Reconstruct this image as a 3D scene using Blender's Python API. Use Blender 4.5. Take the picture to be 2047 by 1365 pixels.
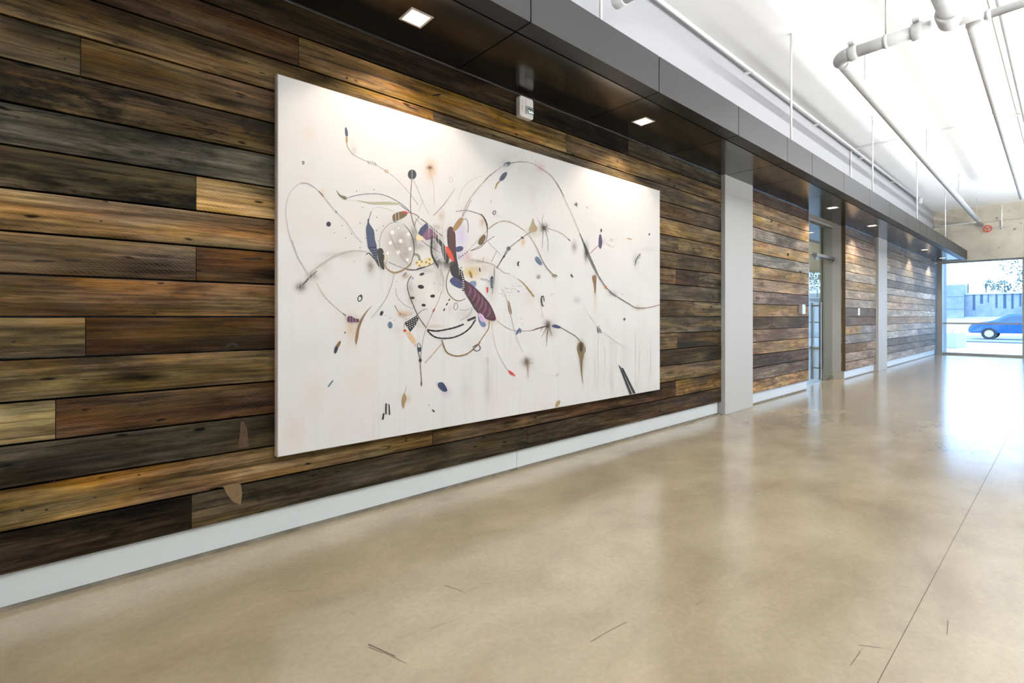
import bpy, bmesh, math, random
from mathutils import Vector, Matrix
random.seed(7)
for o in list(bpy.data.objects): bpy.data.objects.remove(o)
scene = bpy.context.scene
COL = scene.collection

# ------------------------------------------------------------------ camera
# Calibrated from the photograph: level camera, f = 991 px at 2047 px width.
# World: X runs along the panelled wall, Y points into it (plank fronts just
# in front of Y = 0), Z up.  D is a distance from the camera towards the wall.
F, CX, HY, H, D0 = 991.0, 1023.5, 633.0, 1.15, 2.756
TH = math.atan((2142 - CX) / F); SN, CS = math.sin(TH), math.cos(TH)
cam = bpy.data.cameras.new('camera'); cam.sensor_width = 36.0
cam.lens = 36.0 * F / 2047.0; cam.shift_y = (HY - 682.5) / 2047.0
cam.clip_start = 0.02; cam.clip_end = 400
cam_o = bpy.data.objects.new('camera', cam); COL.objects.link(cam_o)
cam_o.location = (0, -D0, H)
cam_o.rotation_euler = (math.pi / 2, 0, TH - math.pi / 2)
scene.camera = cam_o

# ------------------------------------------------------------------ world, exposure
world = bpy.data.worlds.new('sky'); scene.world = world; world.use_nodes = True
bgn = world.node_tree.nodes['Background']
bgn.inputs['Color'].default_value = (0.36, 0.58, 1.0, 1); bgn.inputs['Strength'].default_value = 11.0
vs = scene.view_settings
vs.view_transform = 'Standard'; vs.look = 'None'; vs.exposure = -0.13; vs.gamma = 1.0
vs.use_curve_mapping = False
UPLIGHT_W, DOWNLIGHT_W = 250.0, 56.0

# ------------------------------------------------------------------ measuring helpers
def on_d(px, py, D):
    """point of the photograph on a plane parallel to the wall -> X, Z"""
    t = (px - CX) / F; X = D * (CS + t * SN) / (SN - t * CS); z = X * CS + D * SN
    return X, H + (HY - py) * z / F
def xw(px, D=2.738): return on_d(px, 0, D)[0]

def lin(c):
    r = []
    for v in c[:3]:
        v /= 255.0
        r.append(v / 12.92 if v <= .04045 else ((v + .055) / 1.055) ** 2.4)
    return tuple(r)

# ------------------------------------------------------------------ materials
def nmat(name):
    m = bpy.data.materials.new(name); m.use_nodes = True
    nt = m.node_tree; p = nt.nodes['Principled BSDF']
    return m, nt, p
def plain(name, col, rough=.5, metal=0., ior=1.45, noise=0., nscale=8., bump=0., bscale=60., coat=0.):
    m, nt, p = nmat(name)
    p.inputs['Base Color'].default_value = (*col, 1); p.inputs['Roughness'].default_value = rough
    p.inputs['Metallic'].default_value = metal; p.inputs['IOR'].default_value = ior
    p.inputs['Coat Weight'].default_value = coat
    if noise or bump:
        tc = nt.nodes.new('ShaderNodeTexCoord')
    if noise:
        n = nt.nodes.new('ShaderNodeTexNoise'); n.inputs['Scale'].default_value = nscale; n.inputs['Detail'].default_value = 5
        nt.links.new(tc.outputs['Object'], n.inputs['Vector'])
        r = nt.nodes.new('ShaderNodeValToRGB')
        r.color_ramp.elements[0].position = .3; r.color_ramp.elements[1].position = .7
        r.color_ramp.elements[0].color = (*[c * (1 - noise) for c in col], 1)
        r.color_ramp.elements[1].color = (*[min(1, c * (1 + noise)) for c in col], 1)
        nt.links.new(n.outputs['Fac'], r.inputs['Fac']); nt.links.new(r.outputs['Color'], p.inputs['Base Color'])
    if bump:
        n2 = nt.nodes.new('ShaderNodeTexNoise'); n2.inputs['Scale'].default_value = bscale; n2.inputs['Detail'].default_value = 4
        nt.links.new(tc.outputs['Object'], n2.inputs['Vector'])
        b = nt.nodes.new('ShaderNodeBump'); b.inputs['Strength'].default_value = bump; b.inputs['Distance'].default_value = .004
        nt.links.new(n2.outputs['Fac'], b.inputs['Height']); nt.links.new(b.outputs['Normal'], p.inputs['Normal'])
    return m
def emitter(name, col, s):
    m, nt, p = nmat(name)
    p.inputs['Base Color'].default_value = (*col, 1)
    p.inputs['Emission Color'].default_value = (*col, 1); p.inputs['Emission Strength'].default_value = s
    return m
def glass(name, tint=(1, 1, 1), ior=1.5):
    m = bpy.data.materials.new(name); m.use_nodes = True; nt = m.node_tree; nt.nodes.clear()
    out = nt.nodes.new('ShaderNodeOutputMaterial'); mix = nt.nodes.new('ShaderNodeMixShader')
    fr = nt.nodes.new('ShaderNodeFresnel'); ge = nt.nodes.new('ShaderNodeNewGeometry')
    mr = nt.nodes.new('ShaderNodeMapRange'); mr.inputs[3].default_value = ior; mr.inputs[4].default_value = 1 / ior
    nt.links.new(ge.outputs['Backfacing'], mr.inputs[0]); nt.links.new(mr.outputs[0], fr.inputs['IOR'])
    tr = nt.nodes.new('ShaderNodeBsdfTransparent'); tr.inputs['Color'].default_value = (*tint, 1)
    gl = nt.nodes.new('ShaderNodeBsdfGlossy'); gl.inputs['Roughness'].default_value = .0
    nt.links.new(fr.outputs[0], mix.inputs[0]); nt.links.new(tr.outputs[0], mix.inputs[1]); nt.links.new(gl.outputs[0], mix.inputs[2])
    nt.links.new(mix.outputs[0], out.inputs[0]); return m

def wood_material():
    m, nt, p = nmat('reclaimed_wood'); N = nt.nodes.new; L = nt.links.new
    tc = N('ShaderNodeTexCoord')
    def attr(n):
        a = N('ShaderNodeAttribute'); a.attribute_type = 'OBJECT'; a.attribute_name = n; return a
    tint = attr('tint'); seed = attr('seed'); grey = attr('weathered'); saw = attr('sawn'); dark = attr('stained'); fig = attr('figure')
    add = N('ShaderNodeVectorMath'); add.operation = 'ADD'; L(tc.outputs['Object'], add.inputs[0]); L(seed.outputs['Vector'], add.inputs[1])
    def noise(sx, sz, detail=5, rough=.6, dist=0., off=0.):
        mp = N('ShaderNodeMapping'); mp.inputs['Scale'].default_value = (sx, 1, sz); mp.inputs['Location'].default_value = (off, off, off)
        L(add.outputs[0], mp.inputs['Vector'])
        n = N('ShaderNodeTexNoise'); n.inputs['Scale'].default_value = 1; n.inputs['Detail'].default_value = detail
        n.inputs['Roughness'].default_value = rough; n.inputs['Distortion'].default_value = dist
        L(mp.outputs[0], n.inputs['Vector']); return n.outputs['Fac']
    def ramp(fac, a, b, va, vb):
        r = N('ShaderNodeMapRange'); r.inputs[1].default_value = a; r.inputs[2].default_value = b
        r.inputs[3].default_value = va; r.inputs[4].default_value = vb; r.clamp = True
        L(fac, r.inputs[0]); return r.outputs[0]
    def mth(op, a, b):
        n = N('ShaderNodeMath'); n.operation = op
        for i, v in enumerate((a, b)):
            if isinstance(v, (int, float)): n.inputs[i].default_value = v
            else: L(v, n.inputs[i])
        return n.outputs[0]
    grain = noise(2.0, 55, 6, .65, .5)
    bands = noise(.8, 11, 4, .6, .8, 3)
    blotch = noise(2.6, 7, 5, .65, .3, 9)
    fibre = noise(14, 320, 3, .6, 0, 5)
    # knots and nail holes
    def spots(sx, sz, lo, hi, off):
        mp = N('ShaderNodeMapping'); mp.inputs['Scale'].default_value = (sx, 1, sz); mp.inputs['Location'].default_value = (off, off, off)
        L(add.outputs[0], mp.inputs['Vector'])
        v = N('ShaderNodeTexVoronoi'); v.inputs['Scale'].default_value = 1; v.inputs['Randomness'].default_value = 1
        wob = N('ShaderNodeVectorMath'); wob.operation = 'ADD'
        wn = N('ShaderNodeTexNoise'); wn.inputs['Scale'].default_value = 3; L(mp.outputs[0], wn.inputs['Vector'])
        sc = N('ShaderNodeVectorMath'); sc.operation = 'SCALE'; sc.inputs['Scale'].default_value = .25; L(wn.outputs['Color'], sc.inputs[0])
        L(mp.outputs[0], wob.inputs[0]); L(sc.outputs[0], wob.inputs[1]); L(wob.outputs[0], v.inputs['Vector'])
        return ramp(v.outputs['Distance'], lo, hi, 1, 0)
    knots = spots(1.7, 6.0, .06, .2, 2)
    holes = spots(4.2, 15.0, .06, .12, 17)
    # long drying cracks: thin contour of a stretched noise
    cn = noise(1.0, 13, 3, .55, .3, 21)
    crack = ramp(mth('ABSOLUTE', mth('SUBTRACT', cn, .5), 0), 0, .007, 1, 0)
    crack = mth('MULTIPLY', crack, ramp(noise(.9, 2.0, 2, .5, 0, 31), .52, .6, 0, 1))
    # circular-saw arcs
    mp = N('ShaderNodeMapping'); mp.inputs['Location'].default_value = (.55, 0, .35); L(add.outputs[0], mp.inputs['Vector'])
    sep = N('ShaderNodeSeparateXYZ'); L(tc.outputs['Object'], sep.inputs[0])
    zz = mth('ADD', sep.outputs['Z'], .45)
    xx = mth('ADD', sep.outputs['X'], mth('MULTIPLY', mth('MULTIPLY', zz, zz), 1.5))
    arcs = mth('SINE', mth('ADD', mth('MULTIPLY', xx, 300), mth('MULTIPLY', noise(6, 9, 3, .6, 0, 41), 9)), 0)
    arcs = mth('MULTIPLY', ramp(arcs, .55, 1, 0, 1), mth('MULTIPLY', saw.outputs['Fac'], ramp(blotch, .35, .65, .2, 1)))
    val = mth('MULTIPLY', ramp(grain, .38, .62, .55, 1.42), ramp(bands, .38, .62, .55, 1.45))
    val = mth('MULTIPLY', val, ramp(noise(.9, 3.6, 4, .6, .6, 61), .38, .62, .6, 1.4))
    val = mth('MULTIPLY', val, ramp(fibre, .35, .65, .8, 1.2))
    st = mth('MULTIPLY', ramp(blotch, .48, .6, 0, 1), dark.outputs['Fac'])
    val = mth('MULTIPLY', val, mth('SUBTRACT', 1, mth('MULTIPLY', st, .72)))
    speck = mth('MULTIPLY', ramp(noise(8, 42, 6, .7, .2, 91), .5, .58, 0, 1), ramp(noise(1.8, 5, 4, .6, .3, 95), .44, .56, 0, 1))
    val = mth('MULTIPLY', val, mth('SUBTRACT', 1, mth('MULTIPLY', mth('MULTIPLY', speck, dark.outputs['Fac']), .7)))
    val = mth('ADD', val, mth('MULTIPLY', arcs, .55))
    for d, k in ((knots, .72), (holes, .85), (crack, .85)):
        val = mth('MULTIPLY', val, mth('SUBTRACT', 1, mth('MULTIPLY', d, k)))
    val = mth('ADD', mth('MULTIPLY', mth('SUBTRACT', val, .88), fig.outputs['Fac']), .88)
    col = N('ShaderNodeVectorMath'); col.operation = 'SCALE'; 
    hs = N('ShaderNodeHueSaturation'); L(tint.outputs['Color'], hs.inputs['Color'])
    L(ramp(noise(1.1, 6, 3, .6, .4, 71), .38, .62, .495, .522), hs.inputs['Hue']); L(ramp(noise(1.6, 8, 3, .6, .4, 81), .3, .7, .7, 1.08), hs.inputs['Saturation'])
    L(hs.outputs[0], col.inputs[0]); L(val, col.inputs['Scale'])
    # silvered weathering
    bw = N('ShaderNodeRGBToBW'); L(col.outputs[0], bw.inputs[0])
    sv = N('ShaderNodeVectorMath'); sv.operation = 'SCALE'; sv.inputs[0].default_value = (1.12, 1.03, .86); L(bw.outputs[0], sv.inputs['Scale'])
    mx = N('ShaderNodeMix'); mx.data_type = 'RGBA'
    L(mth('MULTIPLY', grey.outputs['Fac'], ramp(noise(1.5, 9, 5, .65, .4, 51), .35, .6, .1, 1)), mx.inputs['Factor'])
    L(col.outputs[0], mx.inputs['A']); L(sv.outputs[0], mx.inputs['B'])
    L(mx.outputs['Result'], p.inputs['Base Color'])
    p.inputs['IOR'].default_value = 1.5
    L(ramp(bands, .3, .7, .5, .72), p.inputs['Roughness']); p.inputs['Specular IOR Level'].default_value = .08
    bp = N('ShaderNodeBump'); bp.inputs['Strength'].default_value = .55; bp.inputs['Distance'].default_value = .003
    hgt = mth('SUBTRACT', mth('ADD', mth('MULTIPLY', grain, .7), mth('MULTIPLY', fibre, .3)), mth('ADD', crack, mth('MULTIPLY', holes, .8)))
    hgt = mth('ADD', hgt, mth('MULTIPLY', arcs, .25))
    L(hgt, bp.inputs['Height']); L(bp.outputs[0], p.inputs['Normal'])
    return m

def floor_material():
    m, nt, p = nmat('polished_concrete'); N = nt.nodes.new; L = nt.links.new
    g = N('ShaderNodeNewGeometry')
    def noise(sc, detail, dist=0., sy=1.):
        mp = N('ShaderNodeMapping'); mp.inputs['Scale'].default_value = (1, sy, 1); L(g.outputs['Position'], mp.inputs[0])
        n = N('ShaderNodeTexNoise'); n.inputs['Scale'].default_value = sc; n.inputs['Detail'].default_value = detail
        n.inputs['Roughness'].default_value = .62; n.inputs['Distortion'].default_value = dist; L(mp.outputs[0], n.inputs['Vector']); return n.outputs['Fac']
    r = N('ShaderNodeValToRGB'); e = r.color_ramp.elements
    e[0].position = .28; e[0].color = (.2, .16, .105, 1); e[1].position = .72; e[1].color = (.33, .276, .194, 1)
    k = e.new(.5); k.color = (.265, .218, .147, 1)
    L(noise(1.3, 8, .25, 1.5), r.inputs[0])
    r2 = N('ShaderNodeMapRange'); r2.inputs[1].default_value = .3; r2.inputs[2].default_value = .7; r2.inputs[3].default_value = .93; r2.inputs[4].default_value = 1.07
    L(noise(45, 4), r2.inputs[0])
    s = N('ShaderNodeVectorMath'); s.operation = 'SCALE'; L(r.outputs[0], s.inputs[0]); L(r2.outputs[0], s.inputs['Scale'])
    L(s.outputs[0], p.inputs['Base Color'])
    r3 = N('ShaderNodeMapRange'); r3.inputs[1].default_value = .3; r3.inputs[2].default_value = .7; r3.inputs[3].default_value = .165; r3.inputs[4].default_value = .2
    L(noise(2.3, 5, .5), r3.inputs[0]); L(r3.outputs[0], p.inputs['Roughness'])
    p.inputs['IOR'].default_value = 1.8
    return m

def concrete_material(name, a, b, holes=True, scale=1.3):
    m, nt, p = nmat(name); N = nt.nodes.new; L = nt.links.new
    g = N('ShaderNodeNewGeometry')
    n = N('ShaderNodeTexNoise'); n.inputs['Scale'].default_value = scale; n.inputs['Detail'].default_value = 8; n.inputs['Roughness'].default_value = .65
    L(g.outputs['Position'], n.inputs['Vector'])
    r = N('ShaderNodeValToRGB'); r.color_ramp.elements[0].position = .32; r.color_ramp.elements[1].position = .68
    r.color_ramp.elements[0].color = (*a, 1); r.color_ramp.elements[1].color = (*b, 1); L(n.outputs['Fac'], r.inputs[0])
    out = r.outputs[0]
    if holes:
        v = N('ShaderNodeTexVoronoi'); v.inputs['Scale'].default_value = 2.2; L(g.outputs['Position'], v.inputs['Vector'])
        mr = N('ShaderNodeMapRange'); mr.inputs[1].default_value = .03; mr.inputs[2].default_value = .09; mr.inputs[3].default_value = .3; mr.inputs[4].default_value = 1
        L(v.outputs['Distance'], mr.inputs[0])
        s = N('ShaderNodeVectorMath'); s.operation = 'SCALE'; L(out, s.inputs[0]); L(mr.outputs[0], s.inputs['Scale']); out = s.outputs[0]
    L(out, p.inputs['Base Color']); p.inputs['Roughness'].default_value = .8
    bp = N('ShaderNodeBump'); bp.inputs['Strength'].default_value = .25; bp.inputs['Distance'].default_value = .01
    L(n.outputs['Fac'], bp.inputs['Height']); L(bp.outputs[0], p.inputs['Normal'])
    return m

def paint_material(name, rough=.6, weave=0.):
    """pigment: colour stored with each brush mark"""
    m, nt, p = nmat(name)
    a = nt.nodes.new('ShaderNodeAttribute'); a.attribute_name = 'pigment'
    nt.links.new(a.outputs['Color'], p.inputs['Base Color']); p.inputs['Roughness'].default_value = rough
    if weave:
        tc = nt.nodes.new('ShaderNodeTexCoord'); n = nt.nodes.new('ShaderNodeTexNoise')
        n.inputs['Scale'].default_value = 420; n.inputs['Detail'].default_value = 2
        nt.links.new(tc.outputs['Object'], n.inputs['Vector'])
        b = nt.nodes.new('ShaderNodeBump'); b.inputs['Strength'].default_value = weave; b.inputs['Distance'].default_value = .0008
        nt.links.new(n.outputs['Fac'], b.inputs['Height']); nt.links.new(b.outputs[0], p.inputs['Normal'])
    return m

WOOD = wood_material()
FLOORM = floor_material()
JOINT = plain('joint_filler', (.2, .175, .14), .5)
CEIL = plain('white_painted_slab', (.93, .93, .925), .8, noise=.015, nscale=2.5, bump=.15, bscale=9)
DRYWALL = plain('pale_grey_paint', (.33, .33, .345), .7, bump=.03, bscale=150)
PILASTER = plain('grey_white_paint', (.40, .405, .405), .6, bump=.05, bscale=150)
BASEM = plain('white_trim_paint', (.52, .56, .57), .35, noise=.015, nscale=3)
GREYGAP = plain('grey_sealant', (.17, .15, .12), .7, noise=.3, nscale=12)
DARKGAP = plain('shadow_gap_felt', (.012, .011, .01), .9)
BRONZE = plain('bronze_metal_panel', (.014, .0128, .0124), .16, ior=1.6, noise=.05, nscale=3)
FASCIA = plain('bronze_fascia_panel', (.011, .0108, .011), .42, ior=1.4, noise=.06, nscale=40)
WPIPE = plain('bright_white_pipe', (.72, .72, .71), .5)
ALUM = plain('bright_aluminium', (.75, .77, .8), .22, metal=1.)
STEEL = plain('brushed_steel', (.4, .385, .36), .28, metal=1.)
FRAME = plain('grey_window_frame', (.27, .27, .25), .4)
PIPE = plain('white_painted_pipe', (.42, .42, .415), .5, noise=.05, nscale=10)
CONC = concrete_material('cast_concrete', (.36, .33, .26), (.56, .52, .43))
CONC2 = concrete_material('grey_concrete', (.3, .29, .27), (.42, .41, .39), False)
LAMP = emitter('lamp_diffuser', (1, .9, .74), 9.)
LAMPFR = plain('lamp_bezel', (.55, .5, .46), .35)
PLASTIC = plain('white_plastic', (.75, .74, .72), .35)
GLASS = glass('clear_glass', (.94, .98, .96), 1.52)
LENS = plain('strobe_reflector', (.6, .62, .64), .25, metal=.4)
REDM = plain('red_enamel', (.6, .045, .02), .4)
VESTW = plain('warm_grey_wall', (.34, .33, .29), .7)
BROWN = plain('dark_brown_edge', (.075, .05, .02), .55, noise=.2, nscale=20)
CANVAS = paint_material('primed_canvas', .62, .25)
PAINT = paint_material('oil_paint', .5)

# ------------------------------------------------------------------ mesh helpers
def link(name, me, mat=None, parent=None, loc=None):
    o = bpy.data.objects.new(name, me); COL.objects.link(o)
    if mat is not None and me is not None and not me.materials: me.materials.append(mat)
    if loc is not None: o.location = loc
    if parent is not None: o.parent = parent
    return o
def box_bm(bm, x0, x1, y0, y1, z0, z1, bev=0.):
    r = bmesh.ops.create_cube(bm, size=1)
    for v in r['verts']:
        v.co = ((x0 + x1) / 2 + v.co.x * (x1 - x0), (y0 + y1) / 2 + v.co.y * (y1 - y0), (z0 + z1) / 2 + v.co.z * (z1 - z0))
    if bev:
        es = list({e for v in r['verts'] for e in v.link_edges})
        bmesh.ops.bevel(bm, geom=es, offset=bev, segments=2, affect='EDGES', profile=.6)
def mesh_of(bm, name, smooth=False):
    me = bpy.data.meshes.new(name); bm.to_mesh(me); bm.free()
    if smooth:
        for p in me.polygons: p.use_smooth = True
    return me
def box(name, mat, x0, x1, y0, y1, z0, z1, parent=None, bev=0., centre=False):
    """one box object; origin at its centre when centre is set (else world origin)"""
    bm = bmesh.new()
    if centre:
        c = ((x0 + x1) / 2, (y0 + y1) / 2, (z0 + z1) / 2)
        box_bm(bm, x0 - c[0], x1 - c[0], y0 - c[1], y1 - c[1], z0 - c[2], z1 - c[2], bev)
    else: c = None; box_bm(bm, x0, x1, y0, y1, z0, z1, bev)
    return link(name, mesh_of(bm, name), mat, parent, c)
def boxes(name, mat, lst, parent=None, bev=0.):
    bm = bmesh.new()
    for b in lst: box_bm(bm, *b, bev)
    return link(name, mesh_of(bm, name), mat, parent)
def tube_bm(bm, pts, r, seg=14, caps=True):
    pts = [Vector(p) for p in pts]; rings = []
    rs = r if isinstance(r, (list, tuple)) else [r] * len(pts)
    prev = None
    for i, p in enumerate(pts):
        d = (pts[min(i + 1, len(pts) - 1)] - pts[max(i - 1, 0)]).normalized()
        if prev is None:
            a = d.cross(Vector((0, 0, 1)))
            if a.length < 1e-3: a = d.cross(Vector((1, 0, 0)))
        else: a = prev - d * prev.dot(d)
        a.normalize(); prev = a; b = d.cross(a)
        rings.append([bm.verts.new(p + (a * math.cos(2 * math.pi * k / seg) + b * math.sin(2 * math.pi * k / seg)) * rs[i]) for k in range(seg)])
    for r0, r1 in zip(rings, rings[1:]):
        for k in range(seg):
            f = bm.faces.new((r0[k], r0[(k + 1) % seg], r1[(k + 1) % seg], r1[k])); f.smooth = True
    if caps:
        bm.faces.new(rings[0][::-1]); bm.faces.new(rings[-1])
def tube(name, mat, pts, r, parent=None, seg=14):
    bm = bmesh.new(); tube_bm(bm, pts, r, seg); bmesh.ops.recalc_face_normals(bm, faces=bm.faces)
    return link(name, mesh_of(bm, name), mat, parent)
def empty(name, loc=(0, 0, 0)):
    o = bpy.data.objects.new(name, None); COL.objects.link(o); o.location = loc; o.empty_display_size = .05; return o
def tag(o, label, cat, group=None):
    o['label'] = label; o['category'] = cat
    if group: o['group'] = group
    return o
def struct(o, label=None, cat=None):
    o['kind'] = 'structure'
    if label: o['label'] = label
    if cat: o['category'] = cat
    return o

# ------------------------------------------------------------------ main dimensions
PF = D0 - 2.738                 # plank faces at Y = -PF
CEIL_Z, SOF_Z = 4.36, 2.82
CAN_Y = 2.034 - D0              # front of the canopy
SEAM_Y = 2.162 - D0
FAS_Z = SOF_Z + .268
XB, XE, YR = -6.0, 19.8, -8.2   # back wall, end wall, opposite wall
ROW0, PITCH = .149, .1668
P1 = (5.72, 6.48); P2 = (12.68, 13.41)   # pilasters
DOOR = (8.66, 10.56)
GLY = .19

# ------------------------------------------------------------------ floor: cast slabs with saw-cut joints
floor = struct(box('floor', JOINT, XB, XE + .1, YR, 3.2, -.2, -.004), 'polished beige concrete floor of the corridor', 'floor')
xs = [XB, -.9, 6.13, 13.2, XE + .1]; ys = [YR, -2.352, 3.2]
for i in range(4):
    for j in range(2):
        box('slab', FLOORM, xs[i] + .0012, xs[i + 1] - .0012, ys[j] + .0012, ys[j + 1] - .0012, -.0039, 0, floor)

SCUFF = plain('scuff_mark', (.075, .06, .045), .45)
def on_floor(px, py): z = F * (0 - H) / (HY - py); r = (px - CX) / F * z; return z * CS + r * SN, z * SN - r * CS - D0
for pts, w in (([(736, 1288), (744, 1291), (790, 1312)], 2.2), ([(736, 1293), (770, 1306), (812, 1326)], 1.0), ([(888, 1170), (905, 1175), (924, 1182)], 1.6), ([(908, 1100), (935, 1091), (962, 1083)], 1.0), ([(575, 1182), (600, 1181), (622, 1179)], 1.2), ([(700, 1224), (712, 1230)], .8),
               ([(1716, 1289), (1740, 1292), (1762, 1295)], 1.3), ([(1720, 1302), (1700, 1330)], .9), ([(1895, 1240), (1893, 1268)], 1.2), ([(1418, 986), (1414, 987)], 2.2), ([(1180, 1283), (1215, 1262), (1255, 1242)], 1.0), ([(1390, 1210), (1412, 1196)], .9), ([(860, 1257), (890, 1246), (925, 1234)], .8)):
    q = [on_floor(*p) for p in pts]; l_ = []; r_ = []
    for i_, p in enumerate(q):
        a_ = Vector(q[max(0, i_ - 1)]); b_ = Vector(q[min(len(q) - 1, i_ + 1)]); d_ = (b_ - a_).normalized(); n_ = Vector((-d_.y, d_.x)) * w * .0016 * (1 if i_ == 0 else .6)
        l_.append((p[0] + n_.x, p[1] + n_.y, .0004)); r_.append((p[0] - n_.x, p[1] - n_.y, .0004))
    bm = bmesh.new(); bm.faces.new([bm.verts.new(v) for v in l_ + r_[::-1]]); bmesh.ops.recalc_face_normals(bm, faces=bm.faces)
    link('scuff_mark', mesh_of(bm, 'scuff_mark'), SCUFF, floor)

# ------------------------------------------------------------------ walls and ceiling
wall = struct(boxes('wall_left', DRYWALL, [
    (XB, DOOR[0], .05, .35, 0, SOF_Z), (DOOR[1], XE, .05, .35, 0, SOF_Z),
    (XB, XE, .05, .35, SOF_Z, CEIL_Z)]), 'long wall clad in reclaimed boards with pale plaster above the canopy', 'wall')
struct(box('ceiling', CEIL, XB, XE + .1, YR, .35, CEIL_Z, CEIL_Z + .2), 'white painted concrete slab ceiling with pipes hung below', 'ceiling')
struct(box('wall_right', CONC2, XB, XE, YR - .2, YR, 0, CEIL_Z), 'grey concrete wall opposite the boards', 'wall')
struct(box('wall_back', DRYWALL, XB - .2, XB, YR, .35, 0, CEIL_Z), 'pale wall behind the viewpoint', 'wall')
# concrete wall above the end windows: upper face and a thicker lintel below it
struct(boxes('wall_far', CONC, [(XE, XE + .35, YR, .35, 3.86, CEIL_Z), (XE - .12, XE + .35, YR, .35, 2.80, 3.86)]),
       'rough beige cast concrete lintel wall above the end window', 'wall')

# vestibule behind the glass door
struct(boxes('wall_vestibule', VESTW, [(DOOR[1] - .02, DOOR[1] + .18, .36, 3.2, 0, SOF_Z), (DOOR[0] - .2, DOOR[0], .36, 3.2, 0, SOF_Z),
       (DOOR[0] - .2, DOOR[1] + .18, 3.2, 3.35, 0, SOF_Z), (DOOR[0] - .2, DOOR[1] + .18, .36, 3.35, SOF_Z, SOF_Z + .1)]),
       'warm grey vestibule walls seen through the glass door', 'wall')

# ------------------------------------------------------------------ planks
def plank(x0, x1, row, c, weathered=.25, sawn=.0, stained=.5, gain=.57, figure=1.08):  # gain puts the brighter light towards the window into the board tint
    z0 = ROW0 + PITCH * row + .0045; z1 = ROW0 + PITCH * (row + 1) - .0045
    if row == 15: z1 = SOF_Z - .010
    dy = random.uniform(-.0012, .001)
    o = box('plank', WOOD, x0 + .001, x1 - .001, -PF + dy, .05, z0, z1, wall, bev=.0022, centre=True)
    k = lin(c); y_ = (1.03, .99, .8) if x0 < 5.7 else (1.0, 1.0, 1.0); m_ = sum(k) / 3; sat = 1.06 if x0 < 5.7 else .86
    o['tint'] = [(m_ + (v - m_) * sat) * gain * q for v, q in zip(k, y_)]; o['seed'] = [random.uniform(-50, 50) for _ in range(3)]
    o['weathered'] = float(weathered); o['sawn'] = float(sawn); o['stained'] = float(stained); o['figure'] = float(figure)
    return o
def run(row, x0, x1, cuts, specs, **kw):
    xs = [x0] + cuts + [x1]
    for i in range(len(xs) - 1):
        s = specs[i]; kw2 = dict(kw)
        if len(s) > 3: kw2.update(s[3])
        plank(xs[i], xs[i + 1], row, s[:3], **kw2)
W = lambda g=.25, s=0., d=.5: dict(weathered=g, sawn=s, stained=d)
S1 = {   # row: (cuts in photo px (None = hidden behind the painting), colours)
 0: ([-.9, xw(382.5), xw(1053)], [(80, 62, 40), (66, 50, 32, W(.3, 0, .8)), (86, 70, 48, W(.5, 0, .5)), (80, 60, 40)]),
 1: ([-1.6, xw(865), xw(1351)], [(110, 84, 50), (132, 98, 52, W(.1, 0, .35)), (88, 60, 34), (128, 94, 42, W(.1, 0, .6))]),
 2: ([-1.0, 2.1], [(90, 70, 44), (76, 63, 43, W(.7, 0, .4)), (108, 82, 52)]),
 3: ([-2.2, xw(111), 2.6], [(100, 70, 40), (142, 112, 62, W(.3, 0, .2)), (90, 62, 34, W(.1, .5, .4)), (80, 61, 36)]),
 4: ([-1.2, 1.9, xw(1354)], [(90, 66, 36), (116, 90, 48, W(.3, 0, .5)), (106, 80, 48), (76, 56, 36, W(.2, .0, .4))]),
 5: ([xw(171), 2.3], [(118, 95, 54, W(.4, .3, .3)), (80, 52, 28, W(0, .1, .3)), (100, 83, 60, W(.6, 0, .5))]),
 6: ([-1.8, 2.7, xw(1388)], [(110, 84, 48), (104, 72, 36, W(.05, .25, .4)), (100, 79, 48), (124, 103, 72, W(.4, 0, .3))]),
 7: ([-1.1, xw(392), 2.0], [(100, 70, 44), (98, 75, 48, W(.3, .8, .3)), (90, 56, 30, W(0, 0, .3)), (108, 90, 66, W(.5, 0, .5))]),
 8: ([-1.5, 2.4, xw(1351), xw(1398)], [(80, 60, 36), (126, 94, 54, W(.15, .4, .3)), (98, 70, 44), (86, 65, 50), (104, 83, 58, W(.3, 0, .7))]),
 9: ([-.8, xw(392), 2.9], [(100, 78, 46), (78, 64, 36, W(.4, 0, 1.)), (150, 116, 68, W(.1, 1., .1)), (118, 94, 64)]),
 10: ([-1.9, 2.2, xw(1356)], [(90, 74, 50), (98, 92, 76, W(.9, 0, .6)), (96, 76, 56, W(.4, 0, .4)), (100, 76, 46)]),
 11: ([-1.3, 1.9], [(90, 74, 50), (82, 64, 36, W(.3, .2, 1.)), (134, 104, 64, W(.15, 0, .3))]),
 12: ([xw(161), 2.5], [(88, 68, 38, W(.3, 0, .5)), (96, 70, 40, W(.2, .1, .4)), (90, 66, 44, W(.3, 0, .5))]),
 13: ([-1.4, xw(866)], [(90, 66, 40), (108, 78, 42, W(.1, .4, .5)), (116, 92, 60, W(.5, 0, .4))]),
 14: ([-2.0, xw(597), xw(1132)], [(80, 60, 36), (90, 62, 32, W(.1, 0, .5)), (136, 100, 54, W(.1, .15, .4)), (120, 92, 60, W(.2, 0, .3))]),
 15: ([-1.1, xw(1256)], [(60, 46, 30), (58, 44, 30, W(.2, 0, .7)), (78, 68, 54, W(.6, 0, .6))]),
}
for r, (cuts, specs) in S1.items(): run(r, XB + .01, P1[0], cuts, specs)
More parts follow.
